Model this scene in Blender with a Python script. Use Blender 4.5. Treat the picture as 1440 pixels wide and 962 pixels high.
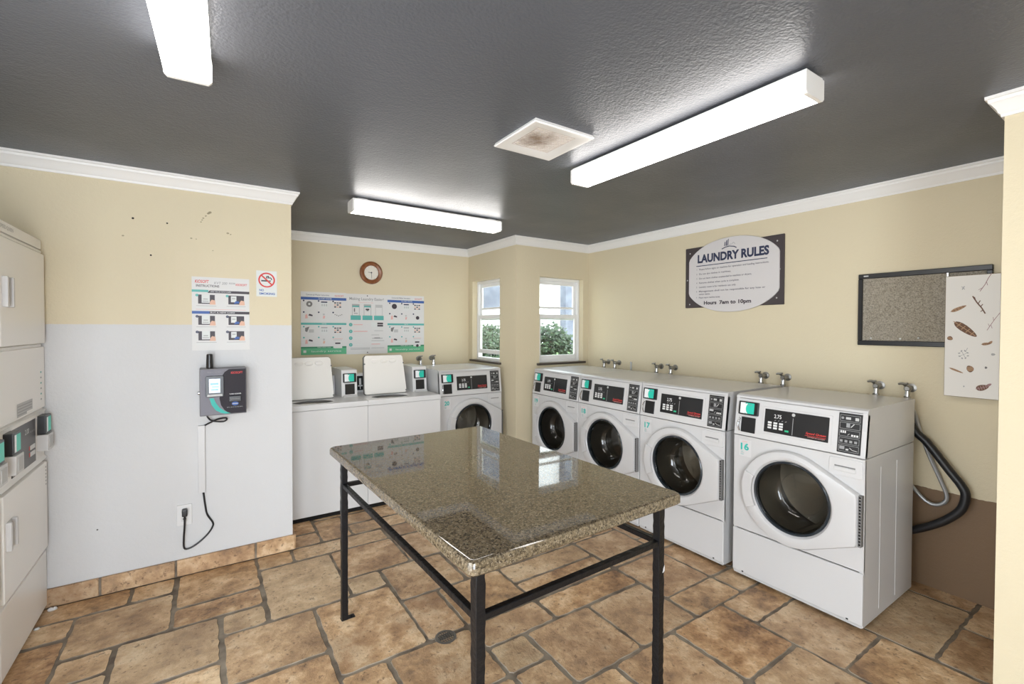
import bpy, bmesh, math, random
from mathutils import Matrix, Vector
PI = math.pi
R = math.radians
random.seed(7)
S = bpy.context.scene
for o in list(bpy.data.objects):
    bpy.data.objects.remove(o)
COL = S.collection

# ------------------------------------------------------------------ camera, world, lights, exposure
FOC, CY = 649.6, 472.27
cd = bpy.data.cameras.new('camera')
cam = bpy.data.objects.new('camera', cd)
COL.objects.link(cam)
cd.sensor_fit = 'HORIZONTAL'
cd.sensor_width = 36.0
cd.lens = 36.0 * FOC / 1440.0
cd.shift_y = -(481.0 - CY) / 1440.0
cd.clip_start = 0.05
cam.location = (0, 0, 1.51)
cam.rotation_euler = (Matrix.Rotation(R(-33.539), 4, 'Z') @ Matrix.Rotation(R(90 - 0.9715), 4, 'X')
                      @ Matrix.Rotation(R(0.1636), 4, 'Z')).to_euler()
S.camera = cam
S.view_settings.view_transform = 'Standard'
S.view_settings.look = 'None'
S.view_settings.exposure = 0.08
S.view_settings.gamma = 1.0
S.view_settings.use_curve_mapping = False
W = bpy.data.worlds.new('daylight')
S.world = W
W.use_nodes = True
bg = W.node_tree.nodes['Background']
bg.inputs[0].default_value = (0.86, 0.93, 1.0, 1)
bg.inputs[1].default_value = 5.5
LAMP = 10.5


XL_ = -1.50


def area(name, loc, rot, sx, sy, power, col):
    l = bpy.data.lights.new(name, 'AREA')
    l.shape = 'RECTANGLE'
    l.size, l.size_y, l.energy, l.color = sx, sy, power, col
    o = bpy.data.objects.new(name, l)
    o.location, o.rotation_euler = loc, rot
    COL.objects.link(o)
    return o


# area light added in an unseen doorway, for daylight from behind the camera
area('added_doorway_light', (-0.55, -1.62, 1.1), (R(90), 0, 0), 1.6, 2.0, 112, (0.82, 0.90, 1.0))
# unseen side opening with an area light added to brighten the right wall
area('added_side_fill', (XL_ - 0.14, 0.60, 1.1), (R(90), 0, R(-90)), 2.2, 2.0, 19, (0.90, 0.95, 1.0))

sl = bpy.data.lights.new('sun', 'SUN')
sl.energy, sl.angle, sl.color = 3.5, R(1), (1.0, 0.96, 0.90)
so = bpy.data.objects.new('sun', sl)
so.rotation_euler = (R(42), 0, 0)
COL.objects.link(so)

# ------------------------------------------------------------------ materials
MATS = {}


def mat(name, col, rough=0.5, metal=0.0, spec=0.5, emit=0.0, ecol=None):
    if name in MATS:
        return MATS[name]
    m = bpy.data.materials.new(name)
    m.use_nodes = True
    b = m.node_tree.nodes['Principled BSDF']
    b.inputs['Base Color'].default_value = (*col, 1)
    b.inputs['Roughness'].default_value = rough
    b.inputs['Metallic'].default_value = metal
    b.inputs['Specular IOR Level'].default_value = spec
    if emit:
        b.inputs['Emission Color'].default_value = (*(ecol or col), 1)
        b.inputs['Emission Strength'].default_value = emit
    MATS[name] = m
    return m


class NT:
    """small helper for node graphs"""
    def __init__(s, m):
        s.t = m.node_tree
        s.b = s.t.nodes['Principled BSDF']

    def n(s, typ, **kw):
        nd = s.t.nodes.new(typ)
        for k, v in kw.items():
            if k.startswith('_'):
                nd.inputs[k[1:].replace('_', ' ')].default_value = v
            else:
                setattr(nd, k, v)
        return nd

    def l(s, a, b):
        s.t.links.new(a, b)

    def pos(s):
        return s.n('ShaderNodeNewGeometry').outputs['Position']

    def obj(s):
        return s.n('ShaderNodeTexCoord').outputs['Object']

    def noise(s, vec, scale, detail=3, rough=0.5):
        q = s.n('ShaderNodeTexNoise', _Scale=scale, _Detail=detail, _Roughness=rough)
        s.l(vec, q.inputs['Vector'])
        return q.outputs['Fac']

    def ramp(s, fac, stops):
        r = s.n('ShaderNodeValToRGB')
        e = r.color_ramp.elements
        while len(e) < len(stops):
            e.new(0.5)
        for q, (p, c) in zip(e, stops):
            q.position = p
            q.color = (*c, 1) if len(c) == 3 else c
        s.l(fac, r.inputs['Fac'])
        return r.outputs['Color']

    def mix(s, fac, a, b, mode='MIX'):
        q = s.n('ShaderNodeMix', data_type='RGBA', blend_type=mode)
        for sock, v in ((0, fac), (6, a), (7, b)):
            if hasattr(v, 'is_linked'):
                s.l(v, q.inputs[sock])
            else:
                q.inputs[sock].default_value = v if sock == 0 else (*v, 1)
        return q.outputs[2]

    def math(s, op, a, b=0.0):
        q = s.n('ShaderNodeMath', operation=op)
        for k, v in ((0, a), (1, b)):
            if hasattr(v, 'is_linked'):
                s.l(v, q.inputs[k])
            else:
                q.inputs[k].default_value = v
        return q.outputs[0]

    def xyz(s, vec):
        q = s.n('ShaderNodeSeparateXYZ')
        s.l(vec, q.inputs[0])
        return q.outputs

    def bump(s, h, strength, dist=0.01):
        q = s.n('ShaderNodeBump', _Strength=strength, _Distance=dist)
        s.l(h, q.inputs['Height'])
        s.l(q.outputs[0], s.b.inputs['Normal'])

    def col(s, c):
        s.l(c, s.b.inputs['Base Color'])


YEL = (0.665, 0.580, 0.405)
WHT = (0.80, 0.80, 0.80)


def wall_mat(name, mode=None):
    m = mat(name, YEL, 0.55, spec=0.35)
    g = NT(m)
    p = g.pos()
    n1 = g.noise(p, 1.3, 3)
    base = g.mix(g.math('MULTIPLY', n1, 0.5), YEL, (0.72, 0.64, 0.465))
    if mode == 'white':
        z = g.xyz(p)
        edge = g.math('ADD', 1.521, g.math('MULTIPLY', g.noise(p, 40, 2), 0.006))
        f = g.math('LESS_THAN', z[2], edge)
        wcol = g.mix(g.noise(p, 2.2, 3), (0.60, 0.597, 0.595), (0.645, 0.642, 0.64))
        # older lighter patch of yellow paint
        a = g.math('MULTIPLY', g.math('GREATER_THAN', z[0], -0.15), g.math('LESS_THAN', z[0], 0.16))
        a = g.math('MULTIPLY', a, g.math('LESS_THAN', z[2], 1.965))
        base = g.mix(g.math('MULTIPLY', a, 0.35), base, (0.70, 0.61, 0.44))
        base = g.mix(f, base, wcol)
    if mode == 'brown':
        z = g.xyz(p)
        edge = g.math('ADD', 0.555, g.math('MULTIPLY', g.noise(p, 9, 4), 0.05))
        f = g.math('LESS_THAN', z[2], edge)
        base = g.mix(f, base, (0.205, 0.130, 0.073))
    g.col(base)
    h = g.math('ADD', g.noise(p, 55, 3), g.math('MULTIPLY', g.noise(p, 160, 2), 0.5))
    g.bump(h, 0.22, 0.006)
    return m


M_WALL = wall_mat('wall_paint')
M_WALL_W = wall_mat('wall_paint_two_tone', 'white')
M_WALL_B = wall_mat('wall_paint_brown_foot', 'brown')

M_CEIL = mat('ceiling_paint', (0.088, 0.088, 0.092), 0.36, spec=0.24)
g = NT(M_CEIL)
p = g.pos()
g.col(g.mix(g.noise(p, 1.1, 4), (0.083, 0.088, 0.101), (0.108, 0.114, 0.130)))
h = g.math('ADD', g.noise(p, 105, 4), g.math('MULTIPLY', g.noise(p, 34, 2), 0.5))
g.bump(h, 0.26, 0.010)
rr = g.n('ShaderNodeMapRange', _To_Min=0.24, _To_Max=0.42)
g.l(g.noise(p, 2.5, 4), rr.inputs['Value'])
g.l(rr.outputs[0], g.b.inputs['Roughness'])

M_CROWN = mat('crown_paint', (0.80, 0.785, 0.76), 0.4)
M_ENAMEL = mat('white_enamel', (0.585, 0.577, 0.572), 0.22, spec=0.5)
M_ENAMEL_LIT = mat('top_loader_lit_enamel', (0.71, 0.705, 0.70), 0.25, spec=0.5)  # white enamel lightened to make up for weak light at the back wall
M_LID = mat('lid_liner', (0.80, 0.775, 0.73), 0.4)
M_ENAMEL2 = mat('ivory_enamel', (0.88, 0.86, 0.825), 0.3, spec=0.5)
M_WPLAST = mat('white_plastic', (0.60, 0.592, 0.586), 0.35)
M_GAP = mat('dark_gap', (0.012, 0.011, 0.010), 0.8, spec=0.2)
M_BLACK = mat('black_plastic', (0.012, 0.012, 0.013), 0.3)
M_PANEL = mat('black_panel', (0.018, 0.018, 0.019), 0.22)
M_GREY = mat('grey_plastic', (0.18, 0.175, 0.17), 0.5)
M_LGREY = mat('light_grey', (0.50, 0.50, 0.49), 0.5)
M_INK = mat('white_ink', (0.72, 0.72, 0.71), 0.5)
M_DIM = mat('grey_ink', (0.30, 0.30, 0.30), 0.5)
M_RED = mat('red_ink', (0.62, 0.035, 0.03), 0.5)
M_PINK = mat('pale_red_ink', (0.75, 0.42, 0.38), 0.6)
M_GREEN = mat('green_ink', (0.02, 0.45, 0.22), 0.5)
M_TEAL = mat('teal_ink', (0.02, 0.42, 0.36), 0.5)
M_TEALD = mat('teal_dull', (0.10, 0.42, 0.38), 0.5)
M_BLUE = mat('blue_ink', (0.04, 0.11, 0.36), 0.5)
M_NAVY = mat('navy_ink', (0.022, 0.030, 0.075), 0.5)
M_GRN2 = mat('poster_green', (0.12, 0.45, 0.24), 0.55)
M_GRN3 = mat('poster_dark_green', (0.04, 0.24, 0.12), 0.55)
M_PAPER = mat('paper', (0.70, 0.69, 0.675), 0.55)
M_PAPER2 = mat('tint_paper', (0.70, 0.72, 0.70), 0.55)
M_TXT = mat('soft_text', (0.38, 0.38, 0.38), 0.6)
M_SKIN = mat('printed_hand', (0.72, 0.45, 0.33), 0.6)
M_PDARK = mat('printed_dark', (0.045, 0.035, 0.045), 0.5)
M_CHROME = mat('chrome', (0.55, 0.55, 0.56), 0.22, metal=1.0)
M_VALVE = mat('dull_valve', (0.30, 0.29, 0.27), 0.38, metal=0.9)
M_STEEL = mat('drum_steel', (0.34, 0.32, 0.29), 0.33, metal=0.9)
M_RUBBER = mat('rubber', (0.012, 0.012, 0.014), 0.42)
M_BRAID = mat('braided_hose', (0.42, 0.43, 0.44), 0.35, metal=0.6)
M_WOOD = mat('clock_wood', (0.22, 0.075, 0.025), 0.35)
g = NT(M_WOOD)
g.col(g.ramp(g.noise(g.obj(), 30, 4), [(0.3, (0.15, 0.045, 0.015)), (0.7, (0.30, 0.11, 0.035))]))
M_DIAL = mat('clock_dial', (0.74, 0.70, 0.62), 0.5)
M_LAMP = mat('lamp_diffuser', (0.85, 0.84, 0.82), 0.4, emit=LAMP, ecol=(1.0, 0.965, 0.92))
M_SILL = mat('sill_stone', (0.060, 0.045, 0.035), 0.3)
M_FRAME = mat('window_vinyl', (0.84, 0.84, 0.83), 0.4)
M_IRON = mat('black_iron', (0.006, 0.006, 0.007), 0.40, spec=0.3)
g = NT(M_IRON)
g.bump(g.noise(g.obj(), 45, 2), 0.5, 0.006)

# glass panes
M_GLASS = bpy.data.materials.new('window_glass')
M_GLASS.use_nodes = True
t = M_GLASS.node_tree
t.nodes.clear()
o_ = t.nodes.new('ShaderNodeOutputMaterial')
mx = t.nodes.new('ShaderNodeMixShader')
tr = t.nodes.new('ShaderNodeBsdfTransparent')
gl = t.nodes.new('ShaderNodeBsdfGlossy')
gl.inputs['Roughness'].default_value = 0.02
lw = t.nodes.new('ShaderNodeLayerWeight')
lw.inputs[0].default_value = 0.5
pw = t.nodes.new('ShaderNodeMath')
pw.operation = 'POWER'
pw.inputs[1].default_value = 4.0
t.links.new(lw.outputs['Facing'], pw.inputs[0])
fr = t.nodes.new('ShaderNodeMapRange')
fr.inputs['To Min'].default_value = 0.04
fr.inputs['To Max'].default_value = 0.75
t.links.new(pw.outputs[0], fr.inputs['Value'])
tr.inputs[0].default_value = (0.93, 0.96, 0.95, 1)
t.links.new(fr.outputs[0], mx.inputs[0])
t.links.new(tr.outputs[0], mx.inputs[1])
t.links.new(gl.outputs[0], mx.inputs[2])
t.links.new(mx.outputs[0], o_.inputs[0])

M_BOWL = M_GLASS.copy()
M_BOWL.name = 'smoked_door_glass'
for q in M_BOWL.node_tree.nodes:
    if q.type == 'BSDF_TRANSPARENT':
        q.inputs[0].default_value = (0.62, 0.60, 0.55, 1)
    if q.type == 'MAP_RANGE':
        q.inputs['To Min'].default_value = 0.06
    if q.type == 'BSDF_GLOSSY':
        q.inputs['Roughness'].default_value = 0.06

# granite
M_GRAN = mat('granite', (0.2, 0.16, 0.1), 0.035, spec=0.62)
g = NT(M_GRAN)
p = g.obj()
v1 = g.n('ShaderNodeTexVoronoi', _Scale=150.0)
g.l(p, v1.inputs['Vector'])
v2 = g.n('ShaderNodeTexVoronoi', _Scale=260.0)
g.l(p, v2.inputs['Vector'])
c1 = g.ramp(g.xyz(v1.outputs['Color'])[0], [(0.0, (0.008, 0.007, 0.007)), (0.24, (0.030, 0.024, 0.017)),
                                            (0.42, (0.140, 0.108, 0.066)), (0.75, (0.200, 0.160, 0.102)), (1.0, (0.30, 0.255, 0.185))])
c2 = g.ramp(g.xyz(v2.outputs['Color'])[1], [(0.0, (0.012, 0.010, 0.008)), (0.30, (0.09, 0.070, 0.045)), (0.8, (0.195, 0.155, 0.10)), (1.0, (0.36, 0.31, 0.24))])
cc = g.mix(0.5, c1, c2)
cc = g.mix(g.math('MULTIPLY', g.noise(p, 6, 4), 0.25), cc, (0.20, 0.16, 0.10))
g.col(g.mix(1.0, cc, (0.86, 0.83, 0.80), 'MULTIPLY'))

# floor stone and grout
M_STONE = mat('travertine', (0.4, 0.25, 0.13), 0.38, spec=0.45)
g = NT(M_STONE)
p = g.pos()
tone = g.n('ShaderNodeAttribute', attribute_name='tone')
tx = g.xyz(tone.outputs['Vector'])
off = g.n('ShaderNodeVectorMath', operation='SCALE')
g.l(tone.outputs['Vector'], off.inputs[0])
off.inputs['Scale'].default_value = 37.0
pv = g.n('ShaderNodeVectorMath', operation='ADD')
g.l(p, pv.inputs[0])
g.l(off.outputs[0], pv.inputs[1])
pp = pv.outputs[0]
n1 = g.noise(pp, 3.6, 6, 0.62)
n2 = g.noise(pp, 15, 6, 0.68)
n3 = g.noise(pp, 42, 4, 0.65)
n4 = g.noise(pp, 2.2, 3, 0.55)
nn = g.math('ADD', g.math('MULTIPLY', n1, 0.55), g.math('MULTIPLY', n2, 0.45))
c = g.ramp(nn, [(0.37, (0.15, 0.070, 0.028)), (0.45, (0.41, 0.235, 0.108)), (0.52, (0.61, 0.395, 0.215)), (0.60, (0.84, 0.65, 0.43))])
c = g.mix(tx[0], g.mix(1.0, c, (0.98, 0.92, 0.85), 'MULTIPLY'), g.mix(0.45, c, (0.62, 0.48, 0.30)))
c = g.mix(g.math('MULTIPLY', tx[1], 0.28), c, (0.36, 0.245, 0.165))
pit = g.ramp(n3, [(0.34, (1, 1, 1)), (0.41, (0, 0, 0))])
c = g.mix(g.math('MULTIPLY', pit, 0.6), c, (0.09, 0.045, 0.022))
blot = g.ramp(n4, [(0.52, (0, 0, 0)), (0.66, (1, 1, 1))])
c = g.mix(g.math('MULTIPLY', blot, 0.45), c, (0.19, 0.095, 0.042))
g.col(c)
g.bump(g.math('ADD', n2, g.math('MULTIPLY', n3, 0.3)), 0.5, 0.015)
rr = g.n('ShaderNodeMapRange', _To_Min=0.30, _To_Max=0.55)
g.l(n1, rr.inputs['Value'])
g.l(rr.outputs[0], g.b.inputs['Roughness'])
M_GROUT = mat('grout', (0.17, 0.135, 0.10), 0.8, spec=0.2)
g = NT(M_GROUT)
g.col(g.ramp(g.noise(g.pos(), 9, 5), [(0.35, (0.13, 0.10, 0.075)), (0.65, (0.30, 0.25, 0.19))]))

M_CORK = mat('grey_cork', (0.3, 0.26, 0.2), 0.85, spec=0.15)
g = NT(M_CORK)
p = g.obj()
g.col(g.mix(g.noise(p, 3.0, 3), g.ramp(g.noise(p, 170, 3, 0.7), [(0.33, (0.10, 0.085, 0.07)), (0.5, (0.30, 0.27, 0.225)), (0.68, (0.48, 0.44, 0.38))]),
            g.ramp(g.noise(p, 150, 3, 0.7), [(0.33, (0.12, 0.10, 0.075)), (0.5, (0.31, 0.27, 0.20)), (0.68, (0.46, 0.41, 0.33))])))
M_LEAF = mat('leaf', (0.05, 0.12, 0.03), 0.5)
g = NT(M_LEAF)
g.col(g.ramp(g.noise(g.pos(), 14, 3), [(0.3, (0.008, 0.024, 0.008)), (0.55, (0.025, 0.055, 0.018)), (0.75, (0.075, 0.115, 0.05))]))
M_LEAF2 = mat('leaf_pale', (0.12, 0.19, 0.08), 0.5)
M_BARK = mat('bark', (0.10, 0.07, 0.045), 0.8)
M_STUCCO = mat('white_stucco', (0.86, 0.85, 0.84), 0.8)
M_STUCCO2 = mat('blue_grey_stucco', (0.13, 0.15, 0.18), 0.8)
g = NT(M_STUCCO2)
g.col(g.ramp(g.noise(g.pos(), 3, 5), [(0.3, (0.09, 0.10, 0.13)), (0.7, (0.18, 0.20, 0.24))]))
M_CONC = mat('pale_concrete', (0.62, 0.61, 0.59), 0.8)
M_BOOTH = mat('kiosk_grey', (0.20, 0.195, 0.225), 0.5, spec=0.3)
M_KDARK = mat('kiosk_dark', (0.024, 0.020, 0.026), 0.55, spec=0.25)
M_SCREEN = mat('kiosk_screen', (0.6, 0.75, 0.9), 0.2, emit=0.4, ecol=(0.72, 0.86, 1.0))
M_SCRB = mat('kiosk_screen_blue', (0.1, 0.3, 0.7), 0.2, emit=0.4, ecol=(0.15, 0.4, 0.9))
M_SCRG = mat('kiosk_screen_green', (0.2, 0.7, 0.4), 0.2, emit=0.5, ecol=(0.3, 0.85, 0.5))
M_RDW = mat('reader_screen_white', (0.72, 0.74, 0.74), 0.3, emit=0.15)
M_RDT = mat('reader_screen_teal', (0.02, 0.48, 0.36), 0.3, emit=0.12)
M_SIGNB = mat('sign_back', (0.052, 0.040, 0.042), 0.5)
M_OVAL = mat('sign_face', (0.64, 0.61, 0.60), 0.4)
M_CANVAS = mat('canvas_print', (0.80, 0.775, 0.735), 0.6)
M_CEDGE = mat('canvas_edge', (0.22, 0.15, 0.075), 0.6)
M_TWIG = mat('printed_twig', (0.16, 0.085, 0.05), 0.7)
M_TWIG2 = mat('printed_twig_pale', (0.42, 0.26, 0.15), 0.7)
M_TWIG3 = mat('printed_twig_mauve', (0.36, 0.22, 0.22), 0.7)
M_STAIN = mat('vent_dust', (0.36, 0.29, 0.22), 0.8)
M_GRILLE = mat('vent_grille', (0.70, 0.655, 0.605), 0.6)
g = NT(M_GRILLE)
p = g.obj()
dv = g.n('ShaderNodeVectorMath', operation='DISTANCE')
g.l(p, dv.inputs[0])
dv.inputs[1].default_value = (-0.035, 0.0, 0)
rad = g.math('ADD', dv.outputs['Value'], g.math('MULTIPLY', g.math('SUBTRACT', g.noise(p, 22, 4), 0.5), 0.16))
g.col(g.ramp(rad, [(0.015, (0.27, 0.20, 0.14)), (0.10, (0.66, 0.61, 0.56))]))


# ------------------------------------------------------------------ mesh building
def M3(u, v, n, o):
    return Matrix(((u[0], v[0], n[0], o[0]), (u[1], v[1], n[1], o[1]), (u[2], v[2], n[2], o[2]), (0, 0, 0, 1)))


def front(o):            # drawing plane on a front that faces -Y: u right, v up, n towards the viewer
    return M3((1, 0, 0), (0, 0, 1), (0, -1, 0), o)


_fonts = {}


def text_geo(s, size, bold, shear=0.0):
    k = (s, size, bold, shear)
    if k not in _fonts:
        c = bpy.data.curves.new('glyphs', 'FONT')
        c.body, c.size, c.align_x, c.align_y = s, size, 'CENTER', 'CENTER'
        c.offset = bold * size
        c.shear = shear
        c.resolution_u = 3
        o = bpy.data.objects.new('glyphs', c)
        COL.objects.link(o)
        dg = bpy.context.evaluated_depsgraph_get()
        e = o.evaluated_get(dg)
        m = e.to_mesh()
        _fonts[k] = ([v.co.copy() for v in m.vertices], [list(q.vertices) for q in m.polygons])
        e.to_mesh_clear()
        bpy.data.objects.remove(o)
        bpy.data.curves.remove(c)
    return _fonts[k]


CACHE = {}


def soften(o):
    m = o.modifiers.new('normals', 'WEIGHTED_NORMAL')
    m.mode, m.weight, m.keep_sharp = 'FACE_AREA', 50, True


class MB:
    def __init__(s, M=None):
        s.v, s.f, s.m, s.mats = [], [], [], []
        s.M = M or Matrix.Identity(4)

    def mi(s, m):
        if m not in s.mats:
            s.mats.append(m)
        return s.mats.index(m)

    def add(s, vs, fs, m):
        b = len(s.v)
        s.v += [s.M @ Vector(q) for q in vs]
        flip = s.M.determinant() < 0
        k = s.mi(m)
        for q in fs:
            q = [b + i for i in q]
            s.f.append(q[::-1] if flip else q)
            s.m.append(k)

    def box(s, x0, x1, y0, y1, z0, z1, m, bev=0.0, seg=2):
        bm = bmesh.new()
        bmesh.ops.create_cube(bm, size=1.0)
        bmesh.ops.scale(bm, vec=(abs(x1 - x0), abs(y1 - y0), abs(z1 - z0)), verts=bm.verts)
        bmesh.ops.translate(bm, vec=((x0 + x1) / 2, (y0 + y1) / 2, (z0 + z1) / 2), verts=bm.verts)
        if bev:
            bmesh.ops.bevel(bm, geom=list(bm.edges), offset=bev, segments=seg, profile=0.5, affect='EDGES')
        bm.verts.index_update()
        s.add([q.co for q in bm.verts], [[w.index for w in f.verts] for f in bm.faces], m)
        bm.free()
        return s

    def prism(s, poly, z0, z1, m, bev=0.0):
        """polygon in local XY (counter-clockwise) extruded along local Z"""
        n = len(poly)
        if bev:
            cx = sum(q[0] for q in poly) / n
            cy = sum(q[1] for q in poly) / n
            def ins(d):
                out = []
                for i in range(n):
                    a, b, c = Vector(poly[i - 1]), Vector(poly[i]), Vector(poly[(i + 1) % n])
                    e1, e2 = (b - a).normalized(), (c - b).normalized()
                    n1, n2 = Vector((-e1.y, e1.x)), Vector((-e2.y, e2.x))
                    q = (n1 + n2)
                    q = q / max(0.3, q.length_squared) * 2 if q.length > 1e-6 else n1
                    out.append((b.x + q.x * d, b.y + q.y * d))
                return out
            loops = [(poly, z0), (poly, z1 - bev), (ins(bev * 0.3), z1 - bev * 0.3), (ins(bev), z1)]
        else:
            loops = [(poly, z0), (poly, z1)]
        vs, fs = [], []
        for pl, z in loops:
            vs += [(x, y, z) for x, y in pl]
        for k in range(len(loops) - 1):
            for i in range(n):
                j = (i + 1) % n
                fs.append([k * n + i, k * n + j, (k + 1) * n + j, (k + 1) * n + i])
        fs.append(list(range(n))[::-1])
        fs.append([(len(loops) - 1) * n + i for i in range(n)])
        s.add(vs, fs, m)
        return s

    def flat(s, poly, z, m):
        s.add([(x, y, z) for x, y in poly], [list(range(len(poly)))], m)
        return s

    def rect(s, u0, u1, v0, v1, z, m):
        return s.flat([(u0, v0), (u1, v0), (u1, v1), (u0, v1)], z, m)

    def disc(s, u, v, r, z, m, n=20, ry=None, rot=0.0):
        ry = ry or r
        c, d = math.cos(rot), math.sin(rot)
        return s.flat([(u + r * math.cos(a) * c - ry * math.sin(a) * d, v + r * math.cos(a) * d + ry * math.sin(a) * c)
                       for a in (2 * PI * i / n for i in range(n))], z, m)

    def ring(s, u, v, r0, r1, z, m, n=28):
        vs, fs = [], []
        for i in range(n):
            a = 2 * PI * i / n
            vs += [(u + r0 * math.cos(a), v + r0 * math.sin(a), z), (u + r1 * math.cos(a), v + r1 * math.sin(a), z)]
        for i in range(n):
            j = (i + 1) % n
            fs.append([2 * i, 2 * i + 1, 2 * j + 1, 2 * j])
        s.add(vs, fs, m)
        return s

    def line(s, pts, w, z, m):
        for (a, b), (c, d) in zip(pts, pts[1:]):
            q = Vector((c - a, d - b))
            if q.length < 1e-6:
                continue
            q = Vector((-q.y, q.x)).normalized() * w / 2
            s.flat([(a - q.x, b - q.y), (c - q.x, d - q.y), (c + q.x, d + q.y), (a + q.x, b + q.y)], z, m)
        return s

    def text(s, t, size, u, v, z, m, bold=0.0, width=None, align='C', shear=0.0):
        vs, fs = text_geo(t, size, bold, shear)
        x0, x1 = min(q.x for q in vs), max(q.x for q in vs)
        k = width / (x1 - x0) if width else 1.0
        du = u - (x0 + x1) / 2 * k
        if align == 'L':
            du = u - x0 * k
        s.add([(q.x * k + du, q.y + v, z) for q in vs], fs, m)
        return s

    def lathe(s, prof, m, n=40, closed=False):
        """profile of (r, z) about local Z"""
        vs, fs = [], []
        for r, z in prof:
            vs += [(r * math.cos(2 * PI * i / n), r * math.sin(2 * PI * i / n), z) for i in range(n)]
        for k in range(len(prof) - 1):
            for i in range(n):
                j = (i + 1) % n
                fs.append([k * n + i, k * n + j, (k + 1) * n + j, (k + 1) * n + i])
        if prof[0][0] > 1e-5 and closed:
            fs.append(list(range(n))[::-1])
        if prof[-1][0] > 1e-5 and closed:
            fs.append([(len(prof) - 1) * n + i for i in range(n)])
        s.add(vs, fs, m)
        return s

    def tube(s, pts, r, m, n=12, smooth=0, caps=True):
        pts = [Vector(q) for q in pts]
        if smooth:
            P, out = pts, []
            for i in range(len(P) - 1):
                p0, p1, p2, p3 = P[max(i - 1, 0)], P[i], P[i + 1], P[min(i + 2, len(P) - 1)]
                for k in range(smooth):
                    t = k / smooth
                    out.append(0.5 * ((2 * p1) + (-p0 + p2) * t + (2 * p0 - 5 * p1 + 4 * p2 - p3) * t * t + (-p0 + 3 * p1 - 3 * p2 + p3) * t ** 3))
            pts = out + [P[-1]]
        rs = r if isinstance(r, (list, tuple)) else [r] * len(pts)
        vs, fs = [], []
        up = None
        for i, q in enumerate(pts):
            d = (pts[min(i + 1, len(pts) - 1)] - pts[max(i - 1, 0)]).normalized()
            if up is None:
                up = d.orthogonal().normalized()
            up = (up - d * up.dot(d)).normalized()
            w = d.cross(up)
            rr_ = rs[min(i, len(rs) - 1)]
            vs += [q + up * (rr_ * math.cos(2 * PI * k / n)) + w * (rr_ * math.sin(2 * PI * k / n)) for k in range(n)]
        for i in range(len(pts) - 1):
            for k in range(n):
                j = (k + 1) % n
                fs.append([i * n + k, i * n + j, (i + 1) * n + j, (i + 1) * n + k])
        if caps:
            fs.append(list(range(n))[::-1])
            fs.append([(len(pts) - 1) * n + k for k in range(n)])
        s.add(vs, fs, m)
        return s

    def loops(s, ls, m, cap0=False, cap1=False):
        n = len(ls[0])
        vs, fs = [q for l in ls for q in l], []
        for k in range(len(ls) - 1):
            for i in range(n):
                j = (i + 1) % n
                fs.append([k * n + i, k * n + j, (k + 1) * n + j, (k + 1) * n + i])
        if cap0:
            fs.append(list(range(n))[::-1])
        if cap1:
            fs.append([(len(ls) - 1) * n + i for i in range(n)])
        s.add(vs, fs, m)
        return s

    def mesh(s, name, smooth=True):
        me = bpy.data.meshes.new(name)
        me.from_pydata([tuple(q) for q in s.v], [], s.f)
        for q in s.mats:
            me.materials.append(q)
        me.polygons.foreach_set('material_index', s.m)
        if smooth:
            me.polygons.foreach_set('use_smooth', [True] * len(s.f))
            me.set_sharp_from_angle(angle=R(32))
        me.update()
        return me

    def build(s, name, parent=None, smooth=True):
        o = bpy.data.objects.new(name, s.mesh(name, smooth))
        COL.objects.link(o)
        if smooth:
            soften(o)
        if parent:
            o.parent = parent
        return o


def part(name, parent, key, fn, label=None):
    """mesh child of parent; the mesh data is shared between copies under the same key"""
    if key not in CACHE:
        b = MB()
        fn(b)
        CACHE[key] = b.mesh(name)
    o = bpy.data.objects.new(name, CACHE[key])
    COL.objects.link(o)
    soften(o)
    o.parent = parent
    if label:
        o['label'] = label
    return o


def tag(o, label, cat, group=None, kind=None):
    o['label'], o['category'] = label, cat
    if group:
        o['group'] = group
    if kind:
        o['kind'] = kind
    return o


def thing(name, label, cat, loc=(0, 0, 0), rz=0.0, group=None):
    o = bpy.data.objects.new(name, None)
    o.empty_display_size = 0.1
    COL.objects.link(o)
    o.location, o.rotation_euler = loc, (0, 0, rz)
    return tag(o, label, cat, group)


def struct(name, b, smooth=True):
    o = b.build(name, None, smooth) if isinstance(b, MB) else b
    o['kind'] = 'structure'
    return o


def rrect(u0, u1, v0, v1, r, n=4):
    out = []
    for cx, cy, a0 in ((u1 - r, v0 + r, -90), (u1 - r, v1 - r, 0), (u0 + r, v1 - r, 90), (u0 + r, v0 + r, 180)):
        for k in range(n + 1):
            a = R(a0 + 90 * k / n)
            out.append((cx + r * math.cos(a), cy + r * math.sin(a)))
    return out


# ------------------------------------------------------------------ room shell
CEIL = 2.416
XL, YP, XE, YB, XB, YW, XR, YQ, XP, YN = -1.50, 3.429, 0.484, 4.789, 2.562, 3.793, 3.526, 0.451, 2.59, -1.5
T = 0.13


def wallbox(name, m, *boxes):
    b = MB()
    for q in boxes:
        b.box(*q, m)
    return struct(name, b, False)


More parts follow.
